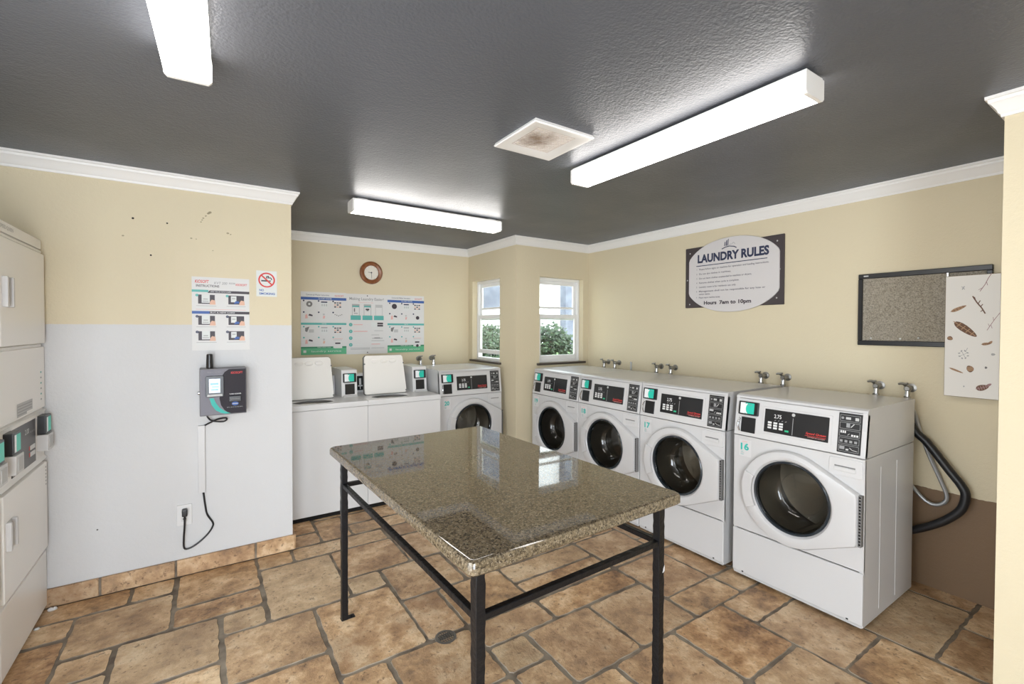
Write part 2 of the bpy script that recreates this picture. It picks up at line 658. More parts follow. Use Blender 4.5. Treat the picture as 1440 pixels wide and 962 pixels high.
wallbox('wall_left', M_WALL_W, (XL - T, XL, YN - T, -0.55, 0, CEIL), (XL - T, XL, 1.75, YP + T, 0, CEIL), (XL - T, XL, -0.55, 1.75, 2.12, CEIL))  # gap is an unseen opening made for the added side light
lp = MB()
lp.box(XL, XE, YP, YP + T, 0, CEIL, M_WALL_W)
lp.M = front((0, YP, 0))
M_HOLE = mat('nail_hole', (0.03, 0.025, 0.02), 0.9)
M_SMUDGE = mat('wall_scuff', (0.36, 0.31, 0.20), 0.8)
for u, v, r in ((-0.345, 2.135, 0.006), (-0.187, 2.126, 0.005), (-0.265, 1.93, 0.005), (-0.515, 0.371, 0.004)):
    lp.disc(u, v, r, 0.0006, M_HOLE, 10)
for u, v, r in ((0.026, 2.219, .010), (.018, 2.212, .008), (.005, 2.195, .006), (-.008, 2.18, .006), (-.014, 2.168, .005), (-.02, 2.155, .005),
                (.12, 2.102, .008), (.135, 2.096, .005), (-.07, 2.05, .006), (.04, 1.985, .004), (-.39, 2.03, .006), (-.045, 2.048, .004)):
    lp.disc(u, v, r, 0.0006, M_SMUDGE, 9, r * 0.7, random.random())
struct('wall_left_projection', lp, False)
wallbox('wall_left_return', M_WALL_W, (XE - T, XE, YP + T, YB, 0, CEIL))
wallbox('wall_back', M_WALL, (XE - T, XB + T, YB, YB + T, 0, CEIL))
Z0, Z1 = 1.150, 2.040                                   # window opening heights
wy0, wy1 = 4.096, 4.690                                 # window 1 in the left face of the corner
wx0, wx1 = 2.853, 3.446                                 # window 2 in its front face
wallbox('wall_corner_left', M_WALL, (XB, XB + T, YW + T, wy0, 0, CEIL), (XB, XB + T, wy1, YB, 0, CEIL),
        (XB, XB + T, wy0, wy1, 0, Z0), (XB, XB + T, wy0, wy1, Z1, CEIL))
wallbox('wall_corner_front', M_WALL, (XB, wx0, YW, YW + T, 0, CEIL), (wx1, XR + T, YW, YW + T, 0, CEIL),
        (wx0, wx1, YW, YW + T, 0, Z0), (wx0, wx1, YW, YW + T, Z1, CEIL))
wallbox('wall_right', M_WALL_B, (XR, XR + T, YQ, YW, 0, CEIL))
wallbox('wall_right_return', M_WALL, (XP, XR + T, YQ - T, YQ, 0, CEIL))
wallbox('wall_near_right', M_WALL, (XP, XP + T, YN, YQ - T, 0, CEIL))
wallbox('wall_near', M_WALL, (XL, -1.36, YN - T, YN, 0, CEIL), (0.26, XP + T, YN - T, YN, 0, CEIL), (-1.36, 0.26, YN - T, YN, 2.12, CEIL))

b = MB()
b.box(XL - T, XR + T, YN - T, YW + T, CEIL, CEIL + 0.12, M_CEIL)
b.box(XL - T, XB + T, YW + T, YB + T, CEIL, CEIL + 0.12, M_CEIL)
struct('ceiling', b, False)

b = MB()
b.box(XL - T, XP + T, YN - 3.2, YN - T, 2.45, 2.6, M_CROWN)  # unseen slab added outside to keep sun out of the doorway
struct('added_sun_block', b, False)

# crown moulding: one mitred run round the room
prof = [(0.0, -0.082), (0.008, -0.082), (0.010, -0.070), (0.015, -0.066), (0.021, -0.050), (0.033, -0.030), (0.039, -0.026), (0.041, -0.014), (0.048, -0.012), (0.048, 0.0)]
loop = [(XL, YN), (XL, YP), (XE, YP), (XE, YB), (XB, YB), (XB, YW), (XR, YW), (XR, YQ), (XP, YQ), (XP, YN)]
ls = []
for i, c in enumerate(loop):
    a, d = loop[i - 1], loop[(i + 1) % len(loop)]
    e1 = Vector((c[0] - a[0], c[1] - a[1])).normalized()
    e2 = Vector((d[0] - c[0], d[1] - c[1])).normalized()
    nx, ny = e1.y + e2.y, -e1.x - e2.x
    ls.append([(c[0] + nx * q, c[1] + ny * q, CEIL + z) for q, z in prof])
b = MB()
n = len(prof)
for i in range(len(ls)):
    A, Bq = ls[i], ls[(i + 1) % len(ls)]
    b.add(A + Bq, [[k, n + k, n + k + 1, k + 1] for k in range(n - 1)], M_CROWN)
struct('trim_1', b)

# floor: grout bed with individually cut stones (a fixed pattern, the rest filled in)
gx = lambda i: -0.57 + 0.2080 * i
gy = lambda j: 3.42 - 0.1965 * j
tiles = [(-1, 0, 1, 1), (1, 0, 2, 1), (0, 1, 2, 3), (-2, 1, 0, 2), (-2, 2, 0, 4), (2, 0, 4, 2), (2, 2, 4, 3), (4, 0, 5, 1), (4, 1, 6, 4),
         (3, 3, 4, 4), (1, 3, 3, 5), (1, 5, 3, 8), (0, 3, 1, 4), (0, 4, 1, 6), (3, 4, 5, 6), (3, 6, 5, 8), (5, 4, 7, 7), (6, 3, 7, 4), (5, 0, 8, 1),
         (6, 1, 8, 3), (7, 3, 9, 5), (7, 5, 8, 7), (8, 5, 10, 7), (9, 3, 10, 5), (10, 3, 13, 5), (8, 1, 10, 3), (10, 5, 13, 6), (10, 6, 13, 7), (10, 7, 13, 8),
         (13, 5, 15, 7), (13, 7, 15, 9), (11, 8, 13, 10), (13, 9, 15, 10), (9, 8, 11, 10), (8, 8, 9, 9), (8, 7, 10, 8), (6, 7, 8, 9),
         (5, 7, 6, 9), (12, 10, 14, 12), (14, 10, 16, 11), (14, 11, 16, 13), (16, 12, 19, 14), (14, 13, 16, 15), (16, 14, 18, 16),
         (18, 14, 20, 16), (12, 12, 14, 14), (10, 10, 12, 12), (8, 10, 10, 12), (15, 7, 16, 9), (15, 9, 17, 10)]
occ = {(i, j) for a in tiles for i in range(a[0], a[2]) for j in range(a[1], a[3])}
rnd = random.Random(5)
IX0, IX1, JY0, JY1 = -5, 20, -8, 26
for j in range(JY0, JY1):
    for i in range(IX0, IX1):
        if (i, j) in occ:
            continue
        opts = [(2, 3), (3, 2), (2, 2), (2, 2), (2, 1), (1, 2), (1, 1)]
        rnd.shuffle(opts)
        for w, h in opts + [(1, 1)]:
            cells = [(i + a, j + c) for a in range(w) for c in range(h)]
            if all(q not in occ and q[0] < IX1 and q[1] < JY1 for q in cells):
                tiles.append((i, j, i + w, j + h))
                occ.update(cells)
                break
fl = MB()
fl.box(XL - T, XR + T, YN - T, YW + T, -0.06, -0.0035, M_GROUT)
fl.box(XL - T, XB + T, YW + T, YB + T, -0.06, -0.0035, M_GROUT)
tones = []
light = {(3, 3), (8, 8), (6, 3), (1, 3), (16, 12), (4, 1), (0, 4)}
for (i0, j0, i1, j1) in tiles:
    x0, x1, y1, y0 = gx(i0), gx(i1), gy(j0), gy(j1)
    if x1 < XL - .1 or y1 < YN - .1:
        continue
    gr = [rnd.uniform(0.004, 0.013) for _ in range(4)]
    x0, x1, y0, y1 = x0 + gr[0], x1 - gr[1], y0 + gr[2], y1 - gr[3]
    cor = 0.012
    poly = []
    for (ax, ay, bx, by) in ((x0, y0, x1, y0), (x1, y0, x1, y1), (x1, y1, x0, y1), (x0, y1, x0, y0)):
        L = math.hypot(bx - ax, by - ay)
        ux, uy = (bx - ax) / L, (by - ay) / L
        k = max(4, int(L / 0.035))
        for q in range(k + 1):
            t_ = cor + (L - 2 * cor) * q / k
            jit = rnd.uniform(-0.0034, 0.0034)
            poly.append((ax + ux * t_ - uy * jit, ay + uy * t_ + ux * jit))
    nv = len(fl.v)
    cx, cy = (x0 + x1) / 2, (y0 + y1) / 2
    m_ = len(poly)
    zt = 0.0 + rnd.uniform(-0.0006, 0.0004)
    ins = [(x + math.copysign(min(0.0025, abs(cx - x) * 0.1), cx - x), y + math.copysign(min(0.0025, abs(cy - y) * 0.1), cy - y)) for x, y in poly]
    vs = [(x, y, -0.0045) for x, y in poly] + [(x, y, zt) for x, y in ins]
    fs = [[q, (q + 1) % m_, m_ + (q + 1) % m_, m_ + q] for q in range(m_)] + [[m_ + q for q in range(m_)]]
    fl.add(vs, fs[:-1], M_GROUT)
    fl.add(vs[m_:], [list(range(m_))], M_STONE)
    tn = 1.0 if (i0, j0) in light else min(0.75, max(0.0, rnd.gauss(0.34, 0.22)))
    gq = rnd.uniform(0, 1) if cx > 0.8 else rnd.uniform(0, 0.4)
    tones.append((nv, len(fl.v), (tn, gq, rnd.random())))
me = fl.mesh('floor')
at = me.attributes.new('tone', 'FLOAT_VECTOR', 'POINT')
buf = [0.0] * (3 * len(me.vertices))
for a, c, q in tones:
    for k in range(a, c):
        buf[3 * k:3 * k + 3] = q
at.data.foreach_set('vector', buf)
fo = bpy.data.objects.new('floor', me)
COL.objects.link(fo)
fo['kind'] = 'structure'

# stone skirting on the left projection
b = MB()
cuts = [-1.49, -0.985, -0.505, -0.16, 0.262, 0.500]
b.box(XL, XE + 0.014, YP - 0.012, YP, 0, 0.098, M_GROUT)
b.box(XE, XE + 0.012, YP, YP + 0.4, 0, 0.098, M_GROUT)
tn2 = []
for a, c in zip(cuts, cuts[1:]):
    nv = len(b.v)
    b.box(a + 0.006, c - 0.006, YP - 0.020, YP - 0.002, 0.003, 0.101, M_STONE, 0.003, 1)
    tn2.append((nv, len(b.v), (rnd.uniform(0.2, 0.6), rnd.uniform(0.5, 1), rnd.random())))
nv = len(b.v)
b.box(XE + 0.002, XE + 0.018, YP - 0.016, YP + 0.395, 0.003, 0.101, M_STONE, 0.003, 1)
tn2.append((nv, len(b.v), (0.3, 0.4, 0.2)))
me = b.mesh('baseboard_left')
at = me.attributes.new('tone', 'FLOAT_VECTOR', 'POINT')
buf = [0.0] * (3 * len(me.vertices))
for a, c, q in tn2:
    for k in range(a, c):
        buf[3 * k:3 * k + 3] = q
at.data.foreach_set('vector', buf)
o = bpy.data.objects.new('baseboard_left', me)
COL.objects.link(o)
o['kind'] = 'structure'


def window(name, w, M, slot=False):
    """double-hung window; local u 0..w, v = height, n towards the room; wall face at n = 0"""
    root = bpy.data.objects.new(name, None)
    COL.objects.link(root)
    root.matrix_world = M
    root['kind'] = 'structure'
    h0, h1 = Z0, Z1
    d0, d1 = -0.115, -0.060                                # outer frame depth
    b = MB()
    f = 0.030
    for q in ((0, f, h0, h1), (w - f, w, h0, h1), (f, w - f, h1 - f, h1), (f, w - f, h0, h0 + 0.028)):
        b.box(q[0], q[1], q[2], q[3], d0, d1, M_FRAME, 0.003, 1)
    b.build('frame', root)
    mid = h0 + 0.475
    for nm, a, c, e0, e1 in (('upper_sash', mid - 0.028, h1 - f, -0.112, -0.088), ('lower_sash', h0 + 0.028 + (0.045 if slot else 0), mid + 0.030, -0.090, -0.064)):
        b = MB()
        st = 0.034
        for q in ((f, f + st, a, c), (w - f - st, w - f, a, c), (f + st, w - f - st, c - 0.040, c), (f + st, w - f - st, a, a + 0.045)):
            b.box(q[0], q[1], q[2], q[3], e0, e1, M_FRAME, 0.003, 1)
        if nm == 'upper_sash':
            zz = a + 0.045 + 0.085
            b.box(f + st, w - f - st, zz - 0.011, zz + 0.011, e0 + 0.004, e1 - 0.002, M_FRAME)
        sash = b.build(nm, root)
        b = MB()
        b.box(f + st - 0.004, w - f - st + 0.004, a + 0.04, c - 0.035, (e0 + e1) / 2 - 0.002, (e0 + e1) / 2 + 0.002, M_GLASS)
        b.build('glass_pane', sash, False)
    b = MB()
    b.box(-0.035, w + 0.030, h0 - 0.022, h0, -0.058, 0.022, M_SILL, 0.003, 1)
    b.build('sill', root)
    return root


window('window_1', wy1 - wy0, M3((0, -1, 0), (0, 0, 1), (-1, 0, 0), (XB, wy1, 0)), True)
window('window_2', wx1 - wx0, front((wx0, YW, 0)))

# ------------------------------------------------------------------ outside
b = MB()
b.box(-4, 16, YB + T, 22, -0.2, -0.06, M_CONC)
b.box(XB + T, 16, YW + T, YB + T, -0.2, -0.06, M_CONC)
b.box(XR + T, 16, -3, YW + T, -0.2, -0.06, M_CONC)
b.box(-8, XL - T, -8, 4, -0.2, -0.06, M_CONC)
b.box(XL - T, XP + T, -8, YN - T, -0.2, -0.06, M_CONC)
struct('ground_outside', b, False)


def shrub(name, label, blobs, n, size, m, loc, seed):
    t_ = thing(name, label, 'shrub', loc)
    rd = random.Random(seed)
    f = MB()
    for _ in range(n):
        bx, by, bz, r, rz = rd.choice(blobs)
        d = Vector((rd.gauss(0, 1), rd.gauss(0, 1), rd.gauss(0, 1))).normalized() * rd.uniform(0.55, 1.0)
        q = Vector((bx + d.x * r, by + d.y * r, max(0.03, bz + d.z * rz)))
        u = Vector((rd.gauss(0, 1), rd.gauss(0, 1), rd.gauss(0, 0.6))).normalized()
        w = u.orthogonal().normalized()
        l, k = size * rd.uniform(0.7, 1.3), size * 0.32
        f.add([q, q + u * l * 0.5 + w * k, q + u * l, q + u * l * 0.5 - w * k], [[0, 1, 2, 3]], m)
    f.build('foliage', t_, False)
    s_ = MB()
    for bx, by, bz, r, rz in blobs:
        s_.tube([(bx * 0.3, by * 0.3, 0.0), (bx * 0.7, by * 0.7, bz * 0.5), (bx, by, bz)], 0.018, M_BARK, 6)
    s_.build('stem', t_)
    return t_


shrub('shrub', 'dense dark green shrub seen through the window nearest the row of washers', [(0, 0, .85, .40, .60), (.25, .1, 1.10, .34, .5), (-.25, .05, 1.1, .34, .5), (.45, .15, .8, .3, .5), (.02, 0, 1.35, .34, .32)],
      5200, 0.075, M_LEAF, (4.72, 6.0, -0.06), 3)
shrub('low_shrub', 'low pale green plant at the foot of the window nearest the washers, outside', [(0, 0, .6, .22, .63), (.3, 0, .6, .22, .66), (-.3, .0, .6, .22, .6)],
      3400, 0.05, M_LEAF2, (3.95, 4.85, -0.06), 4)
shrub('shrub', 'soft green shrub seen through the window above the far-corner washer', [(0, 0, .7, .5, .7), (.35, .4, 1.0, .55, .65), (-.25, -.3, .95, .55, .6), (.1, .1, 1.3, .5, .35)],
      5200, 0.085, M_LEAF, (4.95, 8.45, -0.06), 6)
bd = thing('building', 'white stuccoed building across the yard with a grey pier', 'building', (7.5, 10.5, -0.06))
b = MB()
b.box(-5.6, 6, 0, 3, 0, 5.0, M_STUCCO)
b.build('wall_mass', bd, False)
b = MB()
b.box(1.15, 1.62, -0.25, 0.02, 0, 5, M_STUCCO2)
b.build('pier', bd, False)
b = MB()
b.box(-1.58, -1.05, -0.30, 0.02, 2.08, 4.6, M_STUCCO2)
b.build('bay_panel', bd, False)

# ------------------------------------------------------------------ front-loading washers
WW, WD, WH, ZM, SL = 0.676, 0.682, 1.111, 0.866, 0.031
XF = 2.6984


def washer_body(b):
    w = WW / 2
    for sg in (-1, 1):
        x0, x1 = (-w, -w + 0.02) if sg < 0 else (w - 0.02, w)
        b.box(x0, x1, 0.006, WD, 0.022, ZM - 0.003, M_ENAMEL, 0.004, 2)
        # pressed vertical ribs on the cabinet side
        for yy in (0.20, 0.42):
            b.box(sg * w - 0.0015, sg * w + 0.0015, yy, yy + 0.010, 0.06, 0.80, M_ENAMEL, 0.001, 1)
        # upper side panel, front edge sloped back
        pr = [(0.0015, ZM + 0.002), (WD, ZM + 0.002), (WD, WH - 0.022), (SL - 0.001, WH - 0.022)]
        xa, xb = sorted((sg * w, sg * (w - 0.02)))
        b.M = M3((0, 1, 0), (0, 0, 1), (1, 0, 0), (xa, 0, 0))
        b.prism(pr, 0, xb - xa, M_ENAMEL)
        b.M = Matrix.Identity(4)
    b.box(-w + 0.02, w - 0.02, WD - 0.02, WD, 0.022, WH - 0.022, M_ENAMEL)
    b.box(-w + 0.02, w - 0.02, 0.02, WD - 0.02, 0.022, 0.035, M_GAP)
    b.box(-w + 0.004, w - 0.004, 0.012, WD - 0.03, ZM - 0.003, ZM + 0.002, M_GREY)


def washer_lid(b):
    w = WW / 2 + 0.001
    b.M = M3((0, 1, 0), (0, 0, 1), (1, 0, 0), (-w, 0, 0))
    pr = [(SL - 0.004, WH - 0.022), (WD + 0.002, WH - 0.022), (WD + 0.002, WH - 0.006), (WD - 0.008, WH), (SL + 0.030, WH), (SL + 0.012, WH - 0.003), (SL, WH - 0.010)]
    b.prism(pr, 0, 2 * w, M_ENAMEL)
    b.M = Matrix.Identity(4)


def washer_low(b):
    w = WW / 2
    b.box(-w, w, -0.004, 0.016, 0.035, 0.296, M_ENAMEL, 0.006, 3)
    b.box(-w + 0.006, w - 0.006, 0.004, 0.016, 0.020, 0.035, M_LGREY)
    for x in (-w + 0.06, w - 0.07):
        b.box(x, x + 0.010, -0.0055, -0.003, 0.040, 0.047, M_GAP)


DC = (0.345 - 0.3418, 0.576)


def washer_front(b):
    w = WW / 2
    x0, x1, z0, z1 = -w, w, 0.302, ZM - 0.003
    n = 64
    outer, inner = [], []
    angs = sorted([2 * PI * i / n for i in range(n)])
    crn = [math.atan2(z - DC[1], x - DC[0]) % (2 * PI) for x in (x0, x1) for z in (z0, z1)]
    for c in crn:                                              # snap nearest sample to each corner
        k = min(range(n), key=lambda i: abs((angs[i] - c + PI) % (2 * PI) - PI))
        angs[k] = c
    for a in angs:
        dx, dz = math.cos(a), math.sin(a)
        ts = []
        if abs(dx) > 1e-9:
            ts.append(((x1 if dx > 0 else x0) - DC[0]) / dx)
        if abs(dz) > 1e-9:
            ts.append(((z1 if dz > 0 else z0) - DC[1]) / dz)
        t_ = min(ts)
        outer.append((DC[0] + dx * t_, DC[1] + dz * t_))
        inner.append((DC[0] + dx * 0.218, DC[1] + dz * 0.218))
    b.M = front((0, 0, 0))
    b.loops([[(x, z, -0.018) for x, z in outer], [(x, z, -0.003) for x, z in outer], [(x * 0.992, z * 0.998 + .001, 0.0) for x, z in outer],
             [(x, z, 0.0) for x, z in inner], [(x, z, -0.02) for x, z in inner]], M_ENAMEL)
    b.M = Matrix.Identity(4)


def washer_drum(b):
    b.M = front((DC[0], 0, DC[1]))
    b.lathe([(0.218, -0.015), (0.230, -0.03), (0.262, -0.045), (0.262, -0.40), (0.20, -0.42), (0.09, -0.42), (0.085, -0.405), (0.0, -0.40)], M_STEEL, 48)
    for k in range(3):                                         # lifting ribs
        a = R(25 + 120 * k)
        b.tube([(0.245 * math.cos(a), 0.245 * math.sin(a), -0.06), (0.235 * math.cos(a + .1), 0.235 * math.sin(a + .1), -0.23), (0.245 * math.cos(a + .2), 0.245 * math.sin(a + .2), -0.40)], 0.028, M_STEEL, 8)
    b.M = Matrix.Identity(4)


def door_outline(scale=1.0, n=96):
    """convex hull of a circle and a short vertical edge at the hinge, sampled by angle"""
    r = 0.262 * scale
    cx, cz = 0.335 - 0.345, -0.008
    pts = [(cx + r * math.cos(2 * PI * i / 180), cz + r * math.sin(2 * PI * i / 180)) for i in range(180)]
    ex = 0.664 - 0.345 - (1 - scale) * 0.26
    pts += [(ex, 0.690 - 0.576 - (1 - scale) * 0.15), (ex, 0.432 - 0.576 + (1 - scale) * 0.15)]
    pts = sorted(set(pts))

    def half(ps):
        h = []
        for q in ps:
            while len(h) > 1 and (h[-1][0] - h[-2][0]) * (q[1] - h[-2][1]) - (h[-1][1] - h[-2][1]) * (q[0] - h[-2][0]) <= 0:
                h.pop()
            h.append(q)
        return h
    hull = half(pts)[:-1] + half(pts[::-1])[:-1]
    out = []
    angs = [2 * PI * i / n for i in range(n)]
    for c in ((ex, pts and 0.690 - 0.576), (ex, 0.432 - 0.576)):
        a = math.atan2(c[1], c[0]) % (2 * PI)
        k = min(range(n), key=lambda i: abs((angs[i] - a + PI) % (2 * PI) - PI))
        angs[k] = a
    for a in angs:
        dx, dz = math.cos(a), math.sin(a)
        best = 0
        for i in range(len(hull)):
            (ax, az), (bx, bz) = hull[i], hull[(i + 1) % len(hull)]
            den = dx * (bz - az) - dz * (bx - ax)
            if abs(den) < 1e-12:
                continue
            t_ = (ax * (bz - az) - az * (bx - ax)) / den
            u_ = (ax * dz - az * dx) / den
            if t_ > 0 and -1e-6 <= u_ <= 1 + 1e-6:
                best = max(best, t_)
        out.append((dx * best, dz * best))
    return out, angs


def washer_door(b):
    b.M = front((DC[0], 0, DC[1]))
    o1, an = door_outline(1.0)
    o2, _ = door_outline(0.975)
    o3, _ = door_outline(0.93)
    c = lambda r, z: [(r * math.cos(a), r * math.sin(a), z) for a in an]
    b.loops([[(x, y, 0.002) for x, y in o1], [(x, y, 0.024) for x, y in o1], [(x, y, 0.036) for x, y in o2], [(x, y, 0.040) for x, y in o3],
             c(0.224, 0.044), c(0.210, 0.040), c(0.199, 0.026), c(0.197, 0.0)], M_ENAMEL)
    b.M = Matrix.Identity(4)


def washer_glass(b):
    b.M = front((DC[0], 0, DC[1]))
    b.lathe([(0.199, 0.020), (0.190, 0.026), (0.183, 0.022), (0.178, 0.008), (0.172, -0.03), (0.160, -0.075), (0.135, -0.105), (0.118, -0.112), (0.112, -0.100), (0.06, -0.096), (0.0, -0.095)], M_BOWL, 56)
    b.M = Matrix.Identity(4)


def washer_rim(b):
    b.M = front((DC[0], 0, DC[1]))
    b.lathe([(0.201, 0.018), (0.199, 0.030), (0.194, 0.034), (0.187, 0.031), (0.184, 0.020), (0.184, 0.0)], mat('door_rim', (0.020, 0.026, 0.032), 0.15), 56)
    b.M = Matrix.Identity(4)


def washer_handle(b):
    b.M = front((DC[0], 0, DC[1]))
    n = 14
    a0, a1 = R(158), R(207)
    lo, li, to, ti = [], [], [], []
    for i in range(n + 1):
        a = a0 + (a1 - a0) * i / n
        co, si = math.cos(a), math.sin(a)
        lo.append((0.262 * co, 0.262 * si))
        li.append((0.206 * co, 0.206 * si))
    b.prism(lo + li[::-1], 0.02, 0.050, M_ENAMEL, 0.004)
    b.M = Matrix.Identity(4)


def washer_hinge(b):
    w = WW / 2
    x = DC[0] + 0.664 - 0.345
    b.box(x + 0.001, x + 0.0145, -0.030, 0.001, 0.434, 0.688, M_GREY, 0.002, 1)
    for k in range(16):
        z = 0.444 + k * 0.0155
        b.box(x + 0.004, x + 0.012, -0.0315, -0.029, z, z + 0.008, M_GAP)


def washer_drawer(b):
    w = WW / 2
    b.M = front((0, 0, 0))
    b.prism(rrect(w - 0.156, w - 0.008, 0.762, 0.852, 0.012), -0.004, 0.005, M_WPLAST, 0.003)
    b.prism(rrect(w - 0.132, w - 0.036, 0.786, 0.806, 0.006), 0.002, 0.009, M_WPLAST, 0.003)
    b.rect(w - 0.130, w - 0.038, 0.8075, 0.814, 0.0056, M_GREY)
    b.M = Matrix.Identity(4)


ct = (WH - 0.024 - ZM)
cl = math.hypot(SL, ct)
CP = M3((1, 0, 0), (0, SL / cl, ct / cl), (0, -ct / cl, SL / cl), (-WW / 2, 0.0, ZM + 0.002))   # u from the left edge, v up the slope


def washer_panel(b):
    b.M = CP.copy()
    b.box(0.0, WW, 0.0, cl - 0.002, -0.03, 0.0, M_WPLAST, 0.004, 2)
    b.prism(rrect(0.165, 0.525, 0.036, 0.190, 0.006), -0.002, 0.004, M_WPLAST, 0.003)


def washer_display(b):
    b.M = CP.copy()
    b.box(0.178, 0.512, 0.046, 0.178, -0.002, 0.0062, M_PANEL, 0.002, 1)
    z = 0.0066
    b.text('2.75', 0.030, 0.252, 0.140, z, M_INK, 0.012, 0.040)
    for i in range(4):
        b.line([(0.236 + i * 0.019, 0.116), (0.244 + i * 0.019, 0.121)], 0.003, z, M_DIM)
    b.disc(0.335, 0.163, 0.009, z, M_LGREY)
    b.rect(0.333, 0.336, 0.052, 0.145, z, M_DIM)
    b.text('Speed Queen', 0.016, 0.452, 0.078, z, M_RED, 0.02, 0.098, shear=0.2)
    b.rect(0.400, 0.502, 0.064, 0.0665, z, M_RED)
    b.text('COMMERCIAL LAUNDRY', 0.007, 0.455, 0.058, z, M_PINK, 0, 0.085)


def washer_buttons(b):
    b.M = CP.copy()
    for i in range(3):
        for j in range(3):
            u, v = 0.200 + i * 0.031, 0.068 + j * 0.0145
            b.box(u, u + 0.021, v, v + 0.0105, 0.005, 0.0082, M_INK, 0.001, 1)
    b.box(0.294, 0.315, 0.063, 0.073, 0.005, 0.0082, M_GREEN, 0.001, 1)


def washer_chart(b):
    b.M = CP.copy()
    b.box(0.552, 0.655, 0.012, 0.214, -0.002, 0.003, M_BLACK, 0.002, 1)
    z = 0.0034
    rows = [0.020 + k * 0.038 for k in range(5)]
    for k, v in enumerate(rows):
        u0, u1, v1 = 0.559, 0.648, v + 0.032
        for q in ((u0, u1, v, v + .0018), (u0, u1, v1 - .0018, v1), (u0, u0 + .0018, v, v1), (u1 - .0018, u1, v, v1)):
            b.rect(*q, z, M_DIM)
    b.disc(0.570, 0.188, .006, z, M_DIM)
    b.rect(0.584, 0.606, 0.182, 0.194, z, M_LGREY)
    b.rect(0.625, 0.641, 0.180, 0.195, z, M_LGREY)
    b.rect(0.588, 0.604, 0.142, 0.163, z, M_DIM)
    b.line([(0.608, .144), (0.622, .162)], .004, z, M_LGREY)
    for k in range(3):
        b.rect(0.564 + k * .009, 0.570 + k * .009, 0.112, 0.124, z, M_INK)
    b.line([(0.596, .103), (0.604, .112)], .002, z, M_LGREY)
    for k in range(3):
        b.rect(0.612 + k * .011, 0.620 + k * .011, 0.100, 0.109, z, M_INK)
    for k in range(4):
        b.rect(0.564 + k * .021, 0.576 + k * .021, 0.066, 0.078, z, M_DIM)
    b.rect(0.564, 0.586, 0.030, 0.046, z, M_DIM)
    b.rect(0.592, 0.604, 0.027, 0.035, z, M_LGREY)
    b.line([(0.608, .042), (0.620, .032), (0.642, .029)], .003, z, M_LGREY)


def reader_body(b):
    """card reader drawn on the front plane: u 0..0.118, v 0..0.20"""
    b.box(0.0, 0.118, 0.112, 0.192, -0.01, 0.014, M_BLACK, 0.004, 2)
    b.box(0.018, 0.104, 0.008, 0.098, -0.012, 0.0035, M_BLACK, 0.002, 1)
    b.box(0.012, 0.108, 0.100, 0.110, -0.01, 0.006, M_WPLAST, 0.002, 1)


def reader_screen(b):
    b.rect(0.012, 0.042, 0.120, 0.184, 0.0146, M_RDW)
    b.rect(0.042, 0.096, 0.120, 0.184, 0.0146, M_RDT)
    b.disc(0.052, 0.150, 0.018, 0.0149, M_RDW, 20, 0.030)
    b.disc(0.064, 0.150, 0.018, 0.0151, M_RDT, 20, 0.030)
    b.rect(0.058, 0.082, 0.168, 0.176, 0.0152, M_TEALD)


def washer_reader(b):
    b.M = CP @ Matrix.Translation((0.022, 0.012, 0))
    reader_body(b)
    b.M = Matrix.Identity(4)


def washer_screen(b):
    b.M = CP @ Matrix.Translation((0.022, 0.012, 0))
    reader_screen(b)
    b.M = Matrix.Identity(4)


def washer_lip(b):
    b.M = CP @ Matrix.Translation((0.022, 0.012, 0))
    b.tube([(0.010, 0.012, 0.002), (0.004, 0.05, 0.012), (0.010, 0.092, 0.002)], 0.005, M_CHROME, 8, 5)
    b.M = Matrix.Identity(4)


def sticker(num):
    def fn(b):
        b.M = front((-WW / 2, 0, 0))
        z = 0.0006
        b.rect(0.034, 0.108, 0.742, 0.842, z, M_WPLAST)
        b.rect(0.052, 0.084, 0.829, 0.833, z + .0004, M_PINK)
        b.text(num, 0.054, 0.069, 0.798, z + .0004, M_TEAL, 0.035, 0.050)
        b.rect(0.046, 0.060, 0.768, 0.771, z + .0004, M_TEALD)
        b.rect(0.044, 0.066, 0.760, 0.763, z + .0004, M_TXT)
        b.rect(0.044, 0.062, 0.752, 0.755, z + .0004, M_TEALD)
        b.M = Matrix.Identity(4)
    return fn


def washer_foot(sx, sy):
    def fn(b):
        b.M = Matrix.Translation((sx, sy, 0))
        b.lathe([(0.0, 0.0), (0.018, 0.0), (0.018, 0.010), (0.008, 0.012), (0.008, 0.026)], M_BLACK, 14, True)
        b.M = Matrix.Identity(4)
    return fn


